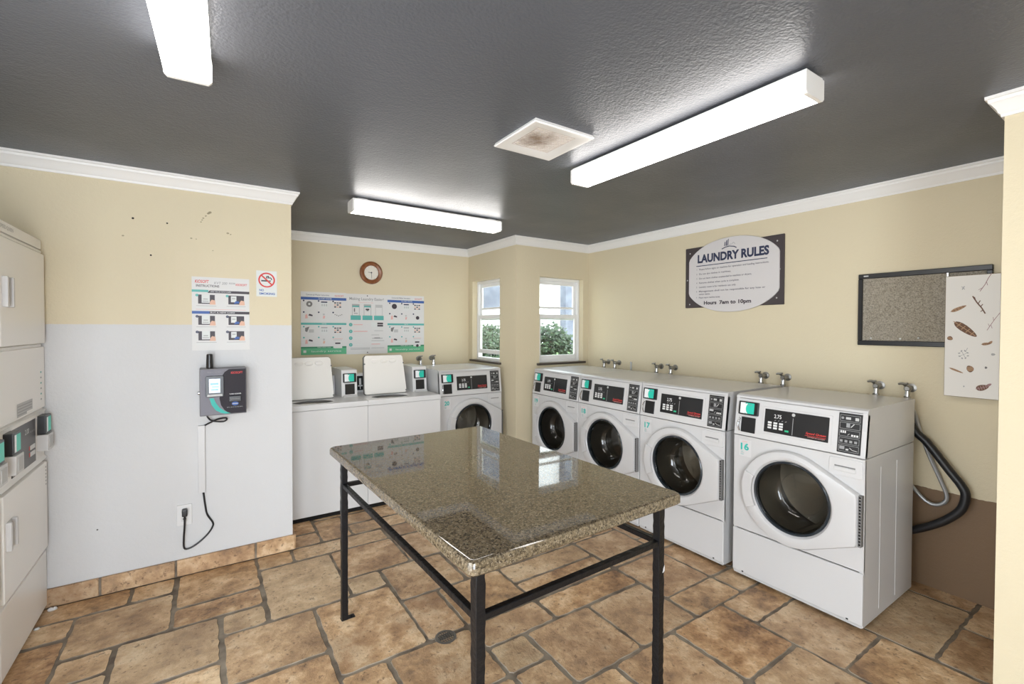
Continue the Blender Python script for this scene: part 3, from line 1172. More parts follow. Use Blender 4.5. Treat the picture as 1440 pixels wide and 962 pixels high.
def washer(num, label, loc, rz, group):
    t_ = thing('front_loading_washer', label, 'washing machine', loc, rz, group)
    part('cabinet', t_, 'w_body', washer_body)
    part('top_lid', t_, 'w_lid', washer_lid)
    part('kick_panel', t_, 'w_low', washer_low)
    part('front_panel', t_, 'w_front', washer_front)
    part('drum', t_, 'w_drum', washer_drum, 'dark steel drum')
    d = part('door', t_, 'w_door', washer_door)
    part('rim', d, 'w_rim', washer_rim, 'black glossy rim')
    part('door_glass', d, 'w_glass', washer_glass, 'smoked glass bowl')
    part('handle', d, 'w_handle', washer_handle)
    part('hinge', d, 'w_hinge', washer_hinge, 'dark grey hinge strip')
    part('detergent_drawer', t_, 'w_drawer', washer_drawer)
    c = part('control_panel', t_, 'w_panel', washer_panel)
    part('display', c, 'w_disp', washer_display, 'black display plate with red lettering')
    part('keypad', c, 'w_btn', washer_buttons, 'small grey and green keys')
    part('program_chart', c, 'w_chart', washer_chart, 'black chart of wash programs')
    r = part('card_reader', t_, 'w_reader', washer_reader, 'black card reader')
    part('screen', r, 'w_screen', washer_screen, 'white and teal screen')
    part('card_slot_lip', r, 'w_lip', washer_lip, 'chrome lip')
    part('number_sticker', t_, 'w_stk' + num, sticker(num), 'white sticker with a teal %s' % num)
    for k, (sx, sy) in enumerate(((-.29, .05), (.29, .05), (-.29, .63), (.29, .63))):
        part('foot', t_, 'w_foot%d' % k, washer_foot(sx, sy))
    return t_


GW = 'front-loading washers along the right wall'
PITCH = 0.6836
yD = (0.9214 + 1.6037) / 2
yC = 1.6579 + PITCH / 2
washer('16', 'white front-loading washer with the 16 sticker, nearest one, its side facing the hoses', (XF, yD, 0), R(-90), GW)
washer('17', 'white front-loading washer with the 17 sticker, next to the gap beside number 16', (XF, yC, 0), R(-90), GW)
washer('18', 'white front-loading washer with the 18 sticker, between number 17 and the one by the window', (XF, yC + PITCH, 0), R(-90), GW)
washer('19', 'white front-loading washer directly under the window, last of the right-hand row', (XF, yC + 2 * PITCH - .001, 0), R(-90), GW)
washer('20', 'white front-loading washer against the back wall, beside the open top-loading washers', (1.8066 + WW / 2 + .004, 3.9377, 0), 0, None)

# ------------------------------------------------------------------ top-loading washers
TW, TD, TH = 0.654, 0.70, 0.905


def tl_body(b):
    w = TW / 2
    b.box(-w, w, 0.004, TD, 0.035, TH - 0.042, M_ENAMEL_LIT, 0.005, 2)
    b.box(-w + .02, w - .02, 0.02, TD - .02, 0.0, 0.036, M_GAP)


def tl_top(b):
    w = TW / 2
    # rim with a tub opening
    cx, cy, rx, ry = -0.075, 0.200, 0.165, 0.120
    n = 48
    outer, inner = [], []
    angs = [2 * PI * i / n for i in range(n)]
    x0, x1, y0, y1 = -w, w, 0.0, TD
    for px, py in ((x0, y0), (x0, y1), (x1, y0), (x1, y1)):
        c = math.atan2(py - cy, px - cx) % (2 * PI)
        k = min(range(n), key=lambda i: abs((angs[i] - c + PI) % (2 * PI) - PI))
        angs[k] = c
    for a in angs:
        dx, dy = math.cos(a), math.sin(a)
        ts = []
        if abs(dx) > 1e-9:
            ts.append(((x1 if dx > 0 else x0) - cx) / dx)
        if abs(dy) > 1e-9:
            ts.append(((y1 if dy > 0 else y0) - cy) / dy)
        outer.append((cx + dx * min(ts), cy + dy * min(ts)))
        inner.append((cx + dx * rx, cy + dy * ry))
    sh = lambda pl, k, z: [(x * k, (y - .35) * k + .35, z) for x, y in pl]
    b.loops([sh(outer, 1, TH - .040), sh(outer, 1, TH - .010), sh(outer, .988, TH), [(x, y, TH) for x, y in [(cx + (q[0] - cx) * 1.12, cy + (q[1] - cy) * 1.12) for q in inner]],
             [(x, y, TH - 0.012) for x, y in inner]], M_ENAMEL_LIT)
    b.loops([[(x, y, TH - 0.012) for x, y in inner], [(x, y, TH - 0.05) for x, y in inner]], M_GREY, cap1=True)


def tl_tub(b):
    b.M = Matrix.Translation((-0.075, 0.200, 0))
    b.lathe([(0.10, TH - .045), (0.105, TH - .03), (0.115, TH - .025)], M_STEEL, 30)
    b.M = Matrix.Identity(4)


TLID = Matrix.Translation((0, 0.300, TH + .004)) @ Matrix.Rotation(R(-13), 4, 'X')


def tl_lid(b):
    b.M = TLID @ front((0, 0, 0))
    poly = [(-.270, 0.010), (-.258, 0.0), (.098, 0.0), (.112, 0.010), (.114, 0.05), (.100, .335), (.084, .352), (-.242, .352), (-.258, .335), (-.272, 0.05)]
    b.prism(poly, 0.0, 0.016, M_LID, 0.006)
    b.prism([(x * 1.03, y * 1.015 - .002) for x, y in poly], -0.006, 0.002, mat('lid_gasket', (0.10, 0.095, 0.09), 0.5))
    b.M = Matrix.Identity(4)


def tl_bumps(b):
    b.M = TLID @ front((0, 0, 0))
    for x in (-.165, -.083, .0):
        b.M = TLID @ front((0, 0, 0)) @ Matrix.Translation((x, 0.300, 0.0155)) @ Matrix.Diagonal((1.35, 0.75, 0.55, 1))
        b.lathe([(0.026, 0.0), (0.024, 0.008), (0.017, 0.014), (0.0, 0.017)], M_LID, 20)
    b.M = Matrix.Identity(4)


def tl_hinge(x, y):
    def fn(b):
        b.M = TLID @ front((0, 0, 0))
        b.box(x - .006, x + .006, y - .006, y + .006, .004, .018, M_GREY, .002, 1)
        b.M = Matrix.Identity(4)
    return fn


def tl_console(b):
    w = TW / 2
    pr = [(0.540, TH), (TD, TH), (TD, TH + .17), (0.575, TH + .17), (.560, TH + .165)]
    b.M = M3((0, 1, 0), (0, 0, 1), (1, 0, 0), (-w + .004, 0, 0))
    b.prism(pr, 0, TW - 0.15, M_ENAMEL_LIT)
    b.M = Matrix.Identity(4)


def tl_panel(b):
    w = TW / 2
    b.M = M3((1, 0, 0), (0, .12, .993), (0, -.993, .12), (-w, 0.540, TH))
    b.box(0.03, 0.47, 0.020, 0.152, -.004, .004, M_PANEL, .002, 1)
    z = .0045
    for k in range(4):
        b.rect(.075 + k * .10, .095 + k * .10, .07, .13, z, M_INK)
        b.rect(.065 + k * .10, .105 + k * .10, .055, .066, z, M_INK)
        b.rect(.080 + k * .10, .090 + k * .10, .03, .055, z, M_LGREY)
    b.M = Matrix.Identity(4)


def tl_meter(b):
    w = TW / 2
    b.M = M3((0, 1, 0), (0, 0, 1), (1, 0, 0), (w - .142, 0, 0))
    b.prism([(0.310, TH), (TD - .01, TH), (TD - .01, TH + .235), (0.345, TH + .235), (0.330, TH + .228)], 0, 0.138, M_ENAMEL_LIT)
    b.M = Matrix.Identity(4)
    b.box(w - .135, w - .010, .272, .312, TH, TH + .012, M_WPLAST, .004, 2)


TRM = M3((1, 0, 0), (0, .085, .996), (0, -.996, .085), (TW / 2 - .130, 0.311, TH + .012))


def tl_reader(b):
    b.M = TRM.copy()
    reader_body(b)
    b.M = Matrix.Identity(4)


def tl_screen(b):
    b.M = TRM.copy()
    reader_screen(b)
    b.M = Matrix.Identity(4)


def toploader(label, loc):
    t_ = thing('top_loading_washer', label, 'washing machine', loc, 0, 'open top-loading washers against the back wall')
    part('cabinet', t_, 't_body', tl_body)
    part('top_deck', t_, 't_top', tl_top)
    part('tub_ring', t_, 't_tub', tl_tub)
    l = part('lid', t_, 't_lid', tl_lid)
    part('lid_emboss', l, 't_bump', tl_bumps)
    for k, (x, y) in enumerate(((-.258, .275), (.102, .275), (.108, .02))):
        part('bumper', l, 't_hinge%d' % k, tl_hinge(x, y), 'small grey lid bumper')
    c = part('console', t_, 't_cons', tl_console)
    part('control_panel', c, 't_panel', tl_panel, 'black control plate')
    m_ = part('meter_case', t_, 't_meter', tl_meter)
    r = part('card_reader', m_, 't_reader', tl_reader, 'black card reader')
    q = part('screen', m_, 't_screen', tl_screen, 'white and teal screen')
    return t_


q = toploader('white top-loading washer with raised lid, next to the projecting white wall', (0.4895 + .626 / 2, 3.8367, 0))
q.scale = (.957, 1, 1)
toploader('white top-loading washer with raised lid, between another top-loader and the front-loader', (1.116 + .655 / 2, 3.8367, 0))

# ------------------------------------------------------------------ stacked dryers on the left
DW, DDp = 0.668, 0.70


def dry_body(b):
    w = DW / 2
    b.box(-w, w, 0.012, DDp, 0.02, 1.955, M_ENAMEL2, 0.004, 2)
    b.box(-w + .02, w - .02, .03, DDp - .02, 0.0, 0.03, M_GAP)


def dry_header(b):
    w = DW / 2
    b.box(-w, w, 0.0, 0.05, 1.915, 1.966, M_ENAMEL2, 0.006, 2)
    b.M = front((0, 0, 0))
    b.disc(-w + .045, 1.940, .012, .0008, M_RED)
    b.text('SPEED QUEEN', .022, -w + .16, 1.940, .0008, M_TXT, 0, .16)
    b.M = Matrix.Identity(4)


def dry_bar(b):
    w = DW / 2
    b.box(-w, w, 0.0, 0.014, 1.895, 1.911, M_ENAMEL2, 0.003, 1)


def dry_frame(b):
    w = DW / 2
    b.box(-w, w, 0.006, 0.014, 1.06, 1.42, M_ENAMEL2, 0.003, 1)


def dry_upper_door(b):
    w = DW / 2
    b.box(-w + .01, w - .026, -0.016, 0.012, 1.424, 1.888, M_ENAMEL2, 0.006, 2)


def dry_door_handle(z0, z1):
    def fn(b):
        w = DW / 2
        for x in (-w + .030, -w + .100):
            b.box(x, x + .018, -0.034, -0.014, z0, z1, M_WPLAST, 0.004, 2)
        b.box(-w + .048, -w + .10, -0.0175, -0.0150, z0, z1, M_LGREY)
    return fn


def dry_hinge(z):
    def fn(b):
        w = DW / 2
        b.box(w - .025, w - .010, -0.008, 0.016, z - .025, z + .025, M_GREY, 0.002, 1)
        for k in (-1, 0, 1):
            b.box(w - .021, w - .014, -0.0095, -0.0075, z + k * .016 - .004, z + k * .016 + .004, M_GAP)
    return fn


def dry_mid(b):
    w = DW / 2
    b.box(-w, w, -0.006, 0.012, 1.085, 1.405, M_ENAMEL2, 0.005, 2)
    b.M = front((0, 0, 0))
    b.rect(-.105, .120, 1.094, 1.156, .0066, M_LGREY)
    for k in range(4):
        b.rect(-.098, .110, 1.102 + k * .013, 1.106 + k * .013, .007, M_DIM)
    b.rect(.03, .118, 1.095, 1.106, .0072, M_ENAMEL2)
    for k in range(6):
        b.rect(.255, .275, 1.13 + k * .028, 1.138 + k * .028, .0067, M_TEALD if k % 2 else M_TXT)
    b.M = Matrix.Identity(4)


def dry_strip(b):
    w = DW / 2
    b.M = M3((0, 1, 0), (0, 0, 1), (1, 0, 0), (-w, 0, 0))
    b.prism([(0.012, 0.810), (0.012, 1.08), (-.012, 1.075), (-.004, 1.06), (0.0, 0.83), (-.012, .815)], 0, DW, M_ENAMEL2)
    b.M = Matrix.Identity(4)


def dry_panel(b):
    b.M = front((0, 0, 0))
    b.box(-.165, .175, .835, 1.052, -.002, .004, mat('dryer_panel', (0.075, 0.07, 0.072), 0.35), .002, 1)
    z = .0045
    b.text('2.00', .035, .04, 1.005, z, M_INK, .01, .06)
    for k in range(3):
        b.rect(.09 + k * .025, .105 + k * .025, .99, 1.0, z, M_DIM)
    for j in range(2):
        b.box(.085, .155, .875 + j * .032, .896 + j * .032, .003, .006, M_INK)
        b.rect(.065, .08, .875 + j * .032, .896 + j * .032, z, M_RED)
    b.M = Matrix.Identity(4)


def dry_reader(x):
    def fn(b):
        b.M = front((x, 0, 0.958))
        b.box(0, .095, 0, .095, -.005, .036, M_BLACK, .004, 2)
        b.M = Matrix.Identity(4)
    return fn


def dry_screen(x):
    def fn(b):
        b.M = front((x, 0, 0.958))
        b.rect(.010, .034, .010, .085, .0366, M_RDW)
        b.rect(.034, .088, .010, .085, .0366, M_RDT)
        b.M = Matrix.Identity(4)
    return fn


def dry_holder(x):
    def fn(b):
        b.M = front((x, 0, 0.872))
        b.box(-.002, .100, 0, .084, -.005, .044, M_WPLAST, .004, 2)
        b.box(.02, .08, .012, .07, .043, .046, M_LGREY, .001, 1)
        b.M = Matrix.Identity(4)
    return fn


def dry_lower_door(b):
    w = DW / 2
    b.box(-w + .010, w - .026, -0.016, 0.012, .345, .800, M_ENAMEL2, 0.006, 2)


def dry_kick(b):
    w = DW / 2
    b.box(-w, w, -0.004, 0.014, .022, .318, M_ENAMEL2, 0.005, 2)
    b.box(-w, w, 0.002, 0.014, .320, .342, M_ENAMEL2, 0.002, 1)


def dry_vent(b):
    w = DW / 2
    b.M = front((0, 0, 0))
    for k in range(6):
        b.rect(w - .06, w - .045, .68 + k * .018, .688 + k * .018, .0165, M_TXT)
    b.M = Matrix.Identity(4)


def dryer(label, loc):
    t_ = thing('stacked_dryer', label, 'dryer', loc, R(90), 'stacked dryers along the left wall')
    part('cabinet', t_, 'd_body', dry_body)
    part('header', t_, 'd_head', dry_header)
    part('cross_bar', t_, 'd_bar', dry_bar)
    part('frame', t_, 'd_frame', dry_frame)
    u = part('upper_door', t_, 'd_ud', dry_upper_door)
    part('handle', u, 'd_uh', dry_door_handle(1.592, 1.722))
    part('hinge', u, 'd_h1', dry_hinge(1.815), 'dark hinge')
    part('hinge', u, 'd_h2', dry_hinge(1.50), 'dark hinge')
    part('access_panel', t_, 'd_mid', dry_mid)
    s_ = part('control_strip', t_, 'd_strip', dry_strip)
    part('control_panel', s_, 'd_panel', dry_panel, 'dark control plate')
    for k, x in enumerate((-.275, .205)):
        r = part('card_reader', t_, 'd_read%d' % k, dry_reader(x), 'black card reader')
        part('screen', r, 'd_scr%d' % k, dry_screen(x), 'white and teal screen')
        part('card_holder', t_, 'd_hold%d' % k, dry_holder(x), 'white card holder box')
    l = part('lower_door', t_, 'd_ld', dry_lower_door)
    part('handle', l, 'd_lh', dry_door_handle(.56, .682))
    part('hinge', l, 'd_h3', dry_hinge(.735), 'dark hinge')
    part('hinge', l, 'd_h4', dry_hinge(.45), 'dark hinge')
    part('notice', l, 'd_vent', dry_vent, 'small grey print')
    part('kick_panel', t_, 'd_kick', dry_kick)
    return t_


dryer('off-white stacked dryer touching the two-tone wall at the left', (-0.722, 3.082, 0))
dryer('off-white stacked dryer cut off by the left frame edge', (-0.722, 3.082 - .680, 0))

# ------------------------------------------------------------------ granite folding table
TZ = 0.893
tb = thing('folding_table', 'brown granite-topped table on thin black iron legs, centre of room', 'table', (0.572, 1.055, 0), 0.0315)
TLx, TLy = 0.9205, 1.4564


def ttop(b):
    r = 0.022
    prof_ = [(0.006, -0.042), (0.0, -0.036), (0.0, -0.014), (0.004, -0.005), (0.014, 0.0)]
    ls_ = []
    for ins_, z in prof_:
        ls_.append([(x, y, TZ + z) for x, y in rrect(ins_, TLx - ins_, ins_, TLy - ins_, max(.012, r - ins_ * .5), 5)])
    b.loops(ls_, M_GRAN, cap0=True, cap1=True)


part('tabletop', tb, 'tt', ttop, 'polished speckled brown granite slab')


def leg(x, y):
    def fn(b):
        h = 0.0155
        rd = random.Random(int(x * 100 + y * 10))
        ls_ = []
        n_ = 46
        for k in range(n_ + 1):
            z = (TZ - .042) * k / n_
            j = rd.uniform(-.0012, .0012)
            ls_.append([(px * (h + j) * 1.0 + x, py * (h + j) + y, z) for px, py in rrect(-1, 1, -1, 1, .18, 2)])
        b.loops(ls_, M_IRON, True, True)
    return fn


def foot(x, y):
    def fn(b):
        b.M = Matrix.Translation((x, y, 0))
        b.box(-.018, .052, -.016, .016, 0.0, .005, M_IRON, .002, 1)
        b.M = Matrix.Translation((x + .038, y, 0.005))
        b.lathe([(.008, 0), (.008, .005), (0, .006)], M_IRON, 8)
        b.M = Matrix.Identity(4)
    return fn


lx, ly = 0.060, 0.062
cs = [(lx, ly), (TLx - lx, ly), (lx, TLy - ly), (TLx - lx, TLy - ly)]
for k, (x, y) in enumerate(cs):
    q = part('leg', tb, 'tleg%d' % k, leg(x, y))
    part('foot_plate', q, 'tfoot%d' % k, foot(x, y))


def bar(a, c, z, h=.0105, w=.011):
    def fn(b):
        b.box(min(a[0], c[0]) - w, max(a[0], c[0]) + w, min(a[1], c[1]) - w, max(a[1], c[1]) + w, z - h, z + h, M_IRON, .002, 1)
    return fn


for k, (i, j) in enumerate(((0, 1), (0, 2), (1, 3), (2, 3))):
    part('rail', tb, 'trail%d' % k, bar(cs[i], cs[j], .698))
part('support_frame', tb, 'tsup', lambda b: [bar(cs[i], cs[j], TZ - .052, .009)(b) for i, j in ((0, 1), (0, 2), (1, 3), (2, 3))] and None)


def chip(b):
    b.M = Matrix.Translation((TLx - lx + .008, ly - .0165, .60))
    b.prism([(0, 0), (.010, .004), (.008, .02), (.003, .014)], 0, .001, M_WPLAST)
    b.M = M3((1, 0, 0), (0, 0, 1), (0, -1, 0), (TLx - lx + .004, ly - .0158, .585))
    b.prism([(0, 0), (.011, .004), (.011, .026), (.004, .016)], -.001, .0012, M_WPLAST)
    b.M = Matrix.Identity(4)


# ------------------------------------------------------------------ ceiling lights and vent
LG = 'fluorescent ceiling lights'


def light_body(b):
    b.box(-.61, .61, -.060, .060, -.034, -.012, M_CROWN, .002, 1)
    b.box(-.57, -.50, -.03, .03, -.014, 0.0, M_CROWN)
    b.box(.50, .57, -.03, .03, -.014, 0.0, M_CROWN)


def light_diff(b):
    pr = [(-.064, -.030), (-.064, -.086), (-.055, -.095), (.055, -.095), (.064, -.086), (.064, -.030)]
    b.M = M3((0, 1, 0), (0, 0, 1), (1, 0, 0), (-.598, 0, 0))
    b.prism(pr, 0, 1.196, M_LAMP)
    b.M = Matrix.Identity(4)


def light_cap(sg):
    def fn(b):
        pr = [(-.066, -.020), (-.066, -.087), (-.056, -.097), (.056, -.097), (.066, -.087), (.066, -.020)]
        b.M = M3((0, 1, 0), (0, 0, 1), (1, 0, 0), ((-.612 if sg < 0 else .598), 0, 0))
        b.prism(pr, 0, .014, M_CROWN)
        b.M = Matrix.Identity(4)
    return fn


def lamp(label, loc, rz):
    t_ = thing('ceiling_light', label, 'ceiling light', loc, rz, LG)
    part('housing', t_, 'l_body', light_body)
    part('diffuser', t_, 'l_diff', light_diff, 'glowing white diffuser')
    part('end_cap', t_, 'l_c0', light_cap(-1))
    part('end_cap', t_, 'l_c1', light_cap(1))


lamp('long fluorescent ceiling light above the right-hand washers', (1.782, 1.385, CEIL), R(90))
lamp('long fluorescent ceiling light in front of the back wall', (1.458, 3.335, CEIL), R(1))
lamp('fluorescent ceiling light cut off at the upper left of the photo', (-.063, 1.262, CEIL), R(88))

vt = thing('ceiling_vent', 'square white exhaust vent with a dusty grille on the dark ceiling', 'vent', (1.355, 1.78, CEIL))


def vent_frame(b):
    o_, i_ = .172, .108
    q = lambda r, z: [(-r, -r, z), (r, -r, z), (r, r, z), (-r, r, z)][::-1]
    b.loops([q(.165, 0), q(o_, -.014), q(o_ - .004, -.019), q(o_ - .02, -.020), q(i_ + .004, -.010), q(i_, -.006)], M_CROWN)


def vent_grille(b):
    b.box(-.112, .112, -.112, .112, -.008, -.001, M_GRILLE)
    for k in range(16):
        y = -.10 + k * .0133
        b.box(-.106, .106, y - .002, y + .002, -.011, -.007, M_GRILLE)


part('frame', vt, 'v_fr', vent_frame)
part('grille', vt, 'v_gr', vent_grille, 'grille stained brown with dust')

# ------------------------------------------------------------------ wall things, left projection
ks = thing('payment_kiosk', 'dark grey payment kiosk with small lit screen on the white wall', 'payment kiosk', (-0.034, YP, 0.976))
KW, KH, KD = .243, .283, .118
KM = front((0, -KD, 0))


def k_body(b):
    b.box(0, KW, -KD, 0, 0, KH, mat('kiosk_metal', (0.13, 0.125, 0.135), 0.4), .004, 2)


def k_face(b):
    b.M = KM.copy()
    b.rect(.006, KW - .004, .006, KH - .006, .0006, M_BOOTH)
    arc = [(.235 - .0, .006)]
    dark = [(.150, .006), (KW - .004, .006), (KW - .004, KH - .006), (.150, KH - .006), (.128, KH - .022), (.112, KH - .05), (.10, .10), (.108, .06), (.125, .03)]
    b.flat(dark, .0012, M_KDARK)
    b.flat([(.070, .105), (.050, .105), (.060, .065), (.082, .030), (.110, .012), (.128, .006), (.158, .006), (.130, .020), (.100, .045), (.082, .075)], .0018, M_TEAL)
    b.text('KIOSOFT', .019, .192, .254, .002, M_RED, .02, .062)
    b.text('READY TO PAY', .010, .075, .262, .002, M_DIM, 0, .07)
    b.text('CARD READER', .009, .183, .124, .002, M_INK, .02, .062)
    b.disc(.182, .064, .018, .002, M_BLUE, 24, .012)
    b.rect(.168, .196, .062, .066, .0024, M_LGREY)
    b.text('KIOSK', .008, .182, .043, .002, M_DIM, 0, .085)
    b.M = Matrix.Identity(4)


def k_bezel(b):
    b.M = KM.copy()
    b.prism(rrect(.030, .124, .112, .240, .010), 0, .010, M_BLACK, .003)
    b.prism(rrect(.038, .116, .116, .130, .003), .008, .014, M_LGREY, .002)
    b.M = Matrix.Identity(4)


def k_screen(b):
    b.M = KM.copy()
    b.rect(.048, .104, .138, .222, .0104, M_SCREEN)
    b.rect(.054, .096, .186, .198, .0108, M_SCRB)
    b.rect(.062, .098, .168, .180, .0108, M_SCRG)
    b.rect(.058, .094, .152, .161, .0108, M_SCRB)
    b.M = Matrix.Identity(4)


def k_slot(b):
    b.M = KM.copy()
    b.prism(rrect(.150, .214, .078, .112, .004), 0, .012, M_BLACK, .003)
    b.box(.158, .206, .093, .097, .011, .0128, M_GREY)
    b.M = Matrix.Identity(4)


def k_ant(b):
    b.M = Matrix.Translation((.052, -.062, KH - .002))
    b.lathe([(0, 0), (.018, 0), (.019, .01), (.0165, .078), (.0155, .086), (.012, .089), (0, .090)], M_BLACK, 20)
    b.M = Matrix.Identity(4)


def k_lock(b):
    b.M = Matrix.Translation((0, -.07, .135)) @ Matrix.Rotation(R(-90), 4, 'Y')
    b.lathe([(0, -.002), (.010, -.002), (.010, .008), (.006, .012), (0, .012)], M_CHROME, 14)
    b.M = Matrix.Identity(4)


kb = part('body', ks, 'k_body', k_body)
part('face_plate', ks, 'k_face', k_face, 'grey and black printed face with a teal sweep')
q = part('screen_bezel', ks, 'k_bez', k_bezel)
part('screen', q, 'k_scr', k_screen, 'lit pale blue screen')
part('card_slot', ks, 'k_slot', k_slot, 'black card slot')
part('antenna', ks, 'k_ant', k_ant, 'black stub antenna')
part('lock', ks, 'k_lock', k_lock, 'chrome lock')

b = MB()
b.box(-.045, -.008, YP - .018, YP, .489, .904, M_WPLAST, .003, 2)
tag(b.build('cable_raceway'), 'white vertical cable raceway on the wall below the kiosk', 'cable cover')

ol = thing('wall_outlet', 'white power outlet low on the wall left of the black cord', 'outlet', (-.116, YP, .368))


def ol_plate(b):
    b.M = front((0, 0, 0))
    b.prism(rrect(-.038, .038, -.063, .063, .006), 0, .007, M_PAPER, .003)
    b.M = Matrix.Identity(4)


def ol_socket(dz):
    def fn(b):
        b.M = front((0, 0, dz))
        b.prism(rrect(-.017, .017, -.015, .015, .007), .004, .0085, mat('socket', (.62, .61, .59), .4), .001)
        b.rect(-.008, -.005, -.004, .008, .0088, M_GAP)
        b.rect(.005, .008, -.004, .008, .0088, M_GAP)
        b.M = Matrix.Identity(4)
    return fn


part('cover_plate', ol, 'o_pl', ol_plate)
part('socket', ol, 'o_s0', ol_socket(.025))
part('socket', ol, 'o_s1', ol_socket(-.025))

pc = thing('power_cord', 'black power cord looping from the raceway to the wall outlet', 'cord', (-.116, YP, .39))
b = MB()
yc = YP - .008
b.tube([(-.020, yc, .492), (-.010, yc, .40), (0.0, yc, .345), (.028, yc, .290), (.026, yc, .262), (.0, yc, .222), (-.05, yc - .004, .180), (-.092, yc - .004, .160), (-.118, yc - .006, .168),
        (-.120, yc - .012, .23), (-.115, yc - .024, .31), (-.114, yc - .03, .365)], .0052, M_RUBBER, 8, 6)
o = b.build('cable', pc)
o.matrix_parent_inverse = Matrix.Translation(pc.location).inverted()
b = MB()
b.box(-.128, -.100, YP - .044, YP - .008, .366, .410, M_RUBBER, .006, 2)
o = b.build('plug', pc)
o.matrix_parent_inverse = Matrix.Translation(pc.location).inverted()
b = MB()
yk = YP - .045
b.tube([(-.002, YP - .05, .980), (.010, yk, .950), (.035, yk, .930), (.085, yk, .922), (.106, yk + .005, .932), (.098, yk + .01, .942), (.060, yk + .012, .938), (.020, yk + .02, .920), (-.014, YP - .01, .900)], .0048, M_RUBBER, 8, 6)
tag(b.build('kiosk_cord'), 'short black cord curling out under the payment kiosk', 'cord')

# poster with kiosk instructions, taped to the wall
po = MB()
po.M = front((-.070, YP, 1.366))
PW_, PH_ = .306, .455
po.box(0, PW_, 0, PH_ - .002, 0, .0012, M_PAPER)
z = .0016
po.text('KIOSOFT', .026, .052, .424, z, M_RED, .02, .072, shear=.2)
po.text('KVT 200', .022, .150, .418, z, M_DIM, .01, .070, shear=.2)
po.text('KIOSK', .014, .212, .420, z, M_DIM, .02, .036)
po.text('KIOSOFT', .019, .262, .413, z, M_RED, .02, .064, shear=.2)
po.text('INSTRUCTIONS', .020, .082, .398, z, M_PDARK, .02, .120)
po.rect(.010, .290, .382, .3835, z, M_PAPER2)
po.rect(0, .085, .360, .374, z, M_TEALD)
po.flat([(.080, .356), (PW_, .356), (PW_, .372), (.092, .372)], z + .0002, M_PDARK)
po.text('ADD VALUE WITH CARD', .010, .150, .364, z + .0005, M_INK, .01, .11)
po.rect(0, PW_, .226, .243, z, M_PDARK)
po.rect(0, .090, .226, .243, z + .0002, M_BLUE)
po.text('BUY A NEW CARD', .012, .160, .2345, z + .0005, M_INK, .01, .13)
po.rect(.02, .285, .252, .2545, z, M_PINK)
for (u, v, cm) in ((.032, .288, M_TEALD), (.190, .288, M_TEALD), (.032, .158, M_NAVY), (.190, .158, M_NAVY), (.032, .062, M_NAVY), (.190, .062, M_NAVY)):
    h = .056
    po.rect(u, u + .086, v, v + h, z, M_PDARK)
    if u < .1:
        po.rect(u + .018, u + .060, v + .006, v + h + .002, z + .0003, M_PAPER2)
        po.rect(u + .026, u + .050, v + .026, v + .032, z + .0006, M_TXT)
        po.rect(u + .022, u + .054, v + .014, v + .018, z + .0006, M_DIM)
    else:
        po.rect(u + .014, u + .044, v + .014, v + h - .004, z + .0003, M_PAPER2)
        po.rect(u + .020, u + .038, v + .034, v + .040, z + .0006, M_TXT)
        po.flat([(u + .03, v + .004), (u + .06, v + .008), (u + .058, v + .02), (u + .04, v + .022)], z + .0005, M_BLUE)
    po.flat([(u + .058, v - .004), (u + .090, v - .004), (u + .088, v + .022), (u + .070, v + .026), (u + .062, v + .014)], z + .0008, M_SKIN)
    po.disc(u - .006, v + h - .004, .008, z + .0009, cm, 14)
    po.text('1', .009, u - .006, v + h - .004, z + .0012, M_INK)
    for k in range(3):
        po.rect(u - .010, u + .094 - k * .016, v - .014 - k * .007, v - .0115 - k * .007, z, M_PAPER2 if k else M_TXT)
tag(po.build('instruction_poster', None, False), 'white instruction poster with photos of hands, above the payment kiosk', 'poster')

ns = MB()
ns.M = front((.276, YP, 1.712))
ns.box(0, .120, 0, .168, 0, .0015, M_PAPER2)
ns.ring(.060, .108, .040, .049, .0022, M_RED, 36)
ns.rect(.028, .072, .098, .107, .0018, M_PDARK)
ns.rect(.075, .083, .098, .107, .0018, M_PDARK)
ns.line([(.062, .118), (.058, .130), (.072, .134), (.068, .122), (.084, .124), (.090, .110)], .006, .0018, M_PDARK)
ns.line([(.027, .141), (.093, .075)], .009, .0024, M_RED)
ns.text('NO', .020, .030, .040, .002, M_BLUE, .03, .026)
ns.text('SMOKING', .019, .062, .018, .002, M_BLUE, .03, .092)
tag(ns.build('no_smoking_sign', None, False), 'small no-smoking sign with red circle and blue words', 'sign')

# ------------------------------------------------------------------ back wall things
BP = front((0, YB, 0))


